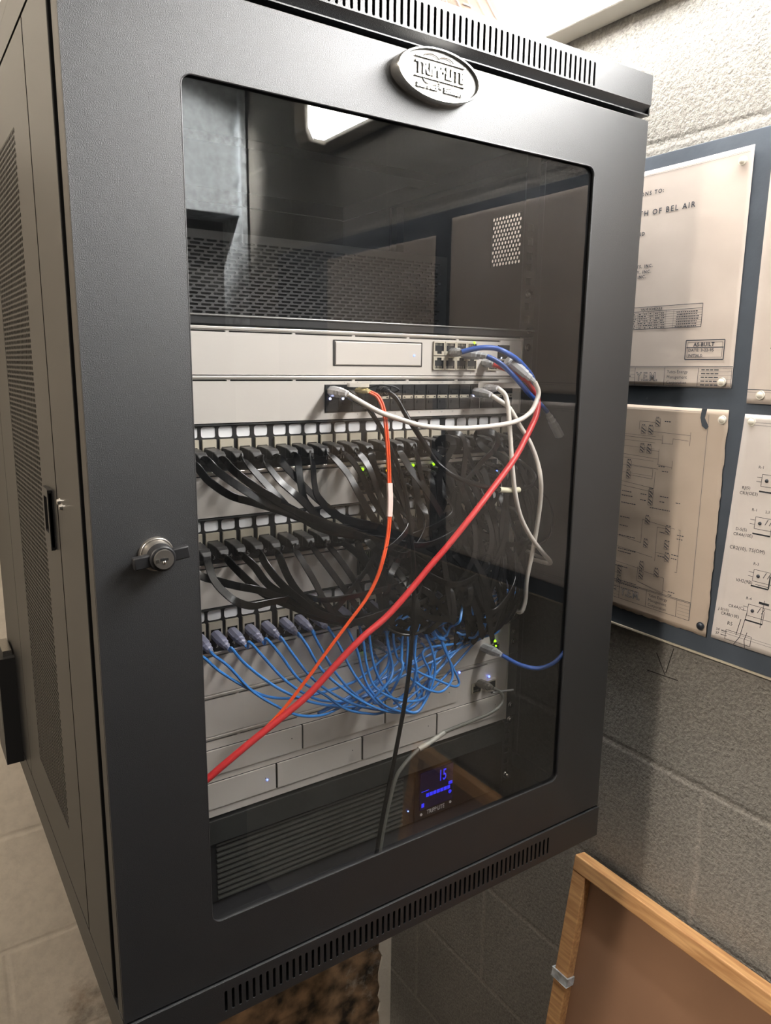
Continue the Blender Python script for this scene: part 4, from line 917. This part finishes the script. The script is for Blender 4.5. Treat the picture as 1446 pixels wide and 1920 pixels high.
for x, z, n_ in ((.134, .167, 4), (.134, .160, 2), (.104, .166, 3), (.104, .158, 3), (.158, .162, 2), (.120, .150, 10), (.164, .121, 3), (.164, .116, 3), (.138, .120, 3), (.158, .094, 3), (.158, .089, 3), (.138, .088, 3), (.073, .166, 5), (.073, .160, 5), (.073, .150, 7), (.073, .130, 5), (.073, .118, 5), (.073, .104, 8), (.073, .085, 9), (.073, .081, 7), (.070, .060, 7), (.070, .040, 12), (.080, .036, 10), (.070, .030, 12), (.158, .044, 3), (.158, .040, 2), (.128, .206, 3), (.134, .200, 3), (.132, .264, 3)): scr(x, z, n_)
mb.line(.0, .279, .185, .279, .0004, P, ink2); mb.line(.192, .276, .192, .014, .0006, P, ink2)
ttl(mb, P, .1925, .014); mb.add([P(.182, .283, .0001), P(.189, .283, .0001), P(.187, .272, .0001), P(.193, .262, .0001), P(.190, .258, .0001), P(.184, .262, .0001), P(.181, .272, .0001)], [tuple(range(7))], mat('tear_dark', (60, 66, 74), .8))
mb.build('printing', oC, 0, False)
pin(-.0520, .0655, pinw, 'white pin at the top right corner of the wiring diagram'); pin(-.050, -.1935, pinb, 'dark pin at the bottom right corner of the wiring diagram')
# upper right sheet (mostly outside the frame) and the hand-drawn sheet
oB, P = sheet('drawing_sheet', 'tan sheet running out of the frame, upper right on the board', -.0790, -.468, .0860, .3700, pap1, seed=8)
mb = MB(); mb.line(0, .016, .38, .016, .0007, P, ink); mb.line(0, .013, .38, .013, .0004, P, ink2); scr(.022, .062, 2); mb.build('printing', oB, 0, False)
pin(-.0955, .0960, pinw, 'white pin at the bottom left corner of the sheet at the right frame edge')
oD, P = sheet('hand_drawn_diagram', 'pale sheet with hand drawn relay diagrams, lower right on the board', -.0800, -.470, -.2030, .0740, pap3, seed=12, skew=(.014, .014, 0, 0), off=.004)
mb = MB(); hand = mat('ink_pen', (40, 42, 48), .7)
def hw(s_, size, x, z): mb.text(s_, size, lambda u, v, w=0: P(x+u, z+v+u*.05), hand, 0)
mb.line(.012, .268, .38, .268, .0004, P, ink2); mb.line(.012, .265, .38, .265, .0004, P, ink2); mb.line(.012, .014, .38, .014, .0004, P, ink2); mb.line(.012, .011, .38, .011, .0004, P, ink2)
def dia(x, z):
    mb.rect(x, z-.010, x+.030, z+.004, .0005, P, hand); mb.ball(P(x+.006, z-.003), .0022, hand, 6, 4); mb.line(x-.006, z, x, z, .0005, P, hand); mb.line(x-.006, z-.005, x, z-.005, .0005, P, hand)
    for a in (.012, .017): mb.line(x+a, z-.004, x+a+.003, z+.003, .0007, P, hand)
    mb.line(x+.020, z, x+.020, z-.016, .0005, P, hand); mb.line(x-.006+.005, z-.016, x+.020, z-.016, .0018, P, hand)
for z, a, b_ in ((.206, 'RJ(5)', 'CR3(OE3)'), (.156, 'D-5(5)', 'CR4A(10E)')):
    hw('R-1', .0048, .026, z+.010); hw('2,3', .0045, .042, z+.010); dia(.032, z); hw(a, .0052, .010, z-.016); hw(b_, .0052, .008, z-.0225)
hw('CR2(10), TS(OM)', .0060, .006, .1165); hw('R-3', .0048, .038, .103); dia(.040, .094); hw('VH2(9B)', .0058, .020, .0785); mb.line(.044, .0805, .060, .0805, .0006, P, hand); mb.line(.060, .094, .060, .0785, .0016, P, hand)
hw('R-4', .0048, .036, .060); dia(.040, .051); mb.line(.058, .064, .058, .030, .0006, P, hand); mb.line(.052, .060, .064, .060, .0028, P, hand); hw('CR4A(C)', .0052, .016, .045); hw('J-3(10)', .0050, .004, .038); hw('CR4B(10E)', .0052, .008, .033); hw('R5', .0064, .018, .0225)
mb.rect(.018, .004, .050, .016, .0005, P, hand)
for a in ((.040, .044, .036, .012), (.034, .034, .031, .013), (.044, .020, .042, .010), (.012, .013, .020, .013), (.012, .008, .020, .008), (.036, .012, .030, -.004), (.042, .010, .044, -.004)):
    mb.line(a[0], max(a[1], .0), a[2], max(a[3], .0005), .0007, P, hand)
hw('34', .0048, .005, .0115); hw('37', .0048, .005, .0065)
mb.build('handwriting', oD, 0, False)
pin(-.0885, .0655, pinw, 'white pin at the top left of the hand drawn sheet')
# further sheets on the same board, beside the door (they show in the glass)
sheet('drawing_sheet', 'tan sheet in the upper row beyond the photo edge, mirrored in the glass', -.512, -.90, .1000, .3480, pap1, seed=15)
sheet('drawing_sheet', 'tan sheet in the lower row beyond the photo edge, mirrored in the glass', -.512, -.90, -.2000, .0720, pap2, seed=16)
sheet('drawing_sheet', 'tan sheet behind the cabinet seen through its perforated side', .405, .19, .22, .372, pap1, seed=17)

# ---------------------------------------------------------------- framed hardboard leaning on the right wall
fr_ = thing('picture_frame', (.36, -.2, -1.2), 'oak framed brown hardboard panel seen from behind, leaning on the block wall', 'frame')
# local frame: s along -y from corner, d down the lean, n outwards (towards -x)
C0 = Vector((.4015, .1000, -.6000)); Dn = Vector((-.164, -.006, -1)).normalized(); Sd = Vector((0, -1, -.008)).normalized(); Nn = Dn.cross(Sd).normalized()
if Nn.x > 0: Nn = -Nn
FX = Matrix((Sd, Nn, Dn)).transposed().to_4x4(); FX.translation = C0
FW, FHt = .61, .86
mb = MB(); mb.box(0, FW, -.002, .019, 0, .024, wood, FX); mb.build('top_rail', fr_, .0015)
mb = MB(); mb.box(0, FW, -.002, .019, FHt-.024, FHt, wood, FX); mb.build('bottom_rail', fr_, .0015)
for a in (0, FW-.024):
    mb = MB(); mb.box(a, a+.024, -.002, .0185, .0242, FHt-.0242, wood, FX); mb.build('side_rail', fr_, .0015)
mb = MB(); mb.box(.022, FW-.022, .0, .004, .022, FHt-.022, hardb, FX); mb.build('backing_board', fr_)
mb = MB(); mb.box(-.004, .027, .018, .0205, .185, .199, galv, FX); mb.box(-.004, -.0015, -.002, .0205, .185, .199, galv, FX); mb.box(.0245, .027, .004, .0205, .185, .199, galv, FX); mb.build('metal_clip', fr_, .0006)

# ---------------------------------------------------------------- brown printed paper on the cabinet roof
def curl(u, v): return Vector((-.17+.298*u+.012*math.sin(2.2*v)-.01*v, .012+.13*v+.004*math.sin(8*u), ZCT+.0025+.012*(1-abs(2*u-1))*v+.16*math.sin(v*1.25)**1.15))
mb = MB(); n = 16; vs = [curl(i/n, j/n) for j in range(n+1) for i in range(n+1)]
mb.add(vs, [(j*(n+1)+i, j*(n+1)+i+1, (j+1)*(n+1)+i+1, (j+1)*(n+1)+i) for j in range(n) for i in range(n)], papb, True)
o = mb.build('brown_paper', None, 0, False); so = o.modifiers.new('thickness', 'SOLIDIFY'); so.thickness = .0004
tag(o, 'curled brown printed paper lying on top of the cabinet', 'paper')
mb = MB(); PP = lambda u, v, w=0: curl(u, v)+Vector((0, -.0008, .001))
rnd = random.Random(3)
for i in range(7): mb.line(.55+.06*i, .02, .58+.05*i, .95, .0035 if i % 3 else .006, PP, ink2)
for i in range(26):
    u_, v_ = rnd.uniform(.5, .9), rnd.uniform(.02, .5); mb.line(u_, v_, u_+.04, v_+.01, .012, PP, ink2)
mb.build('printing', o, 0, False)
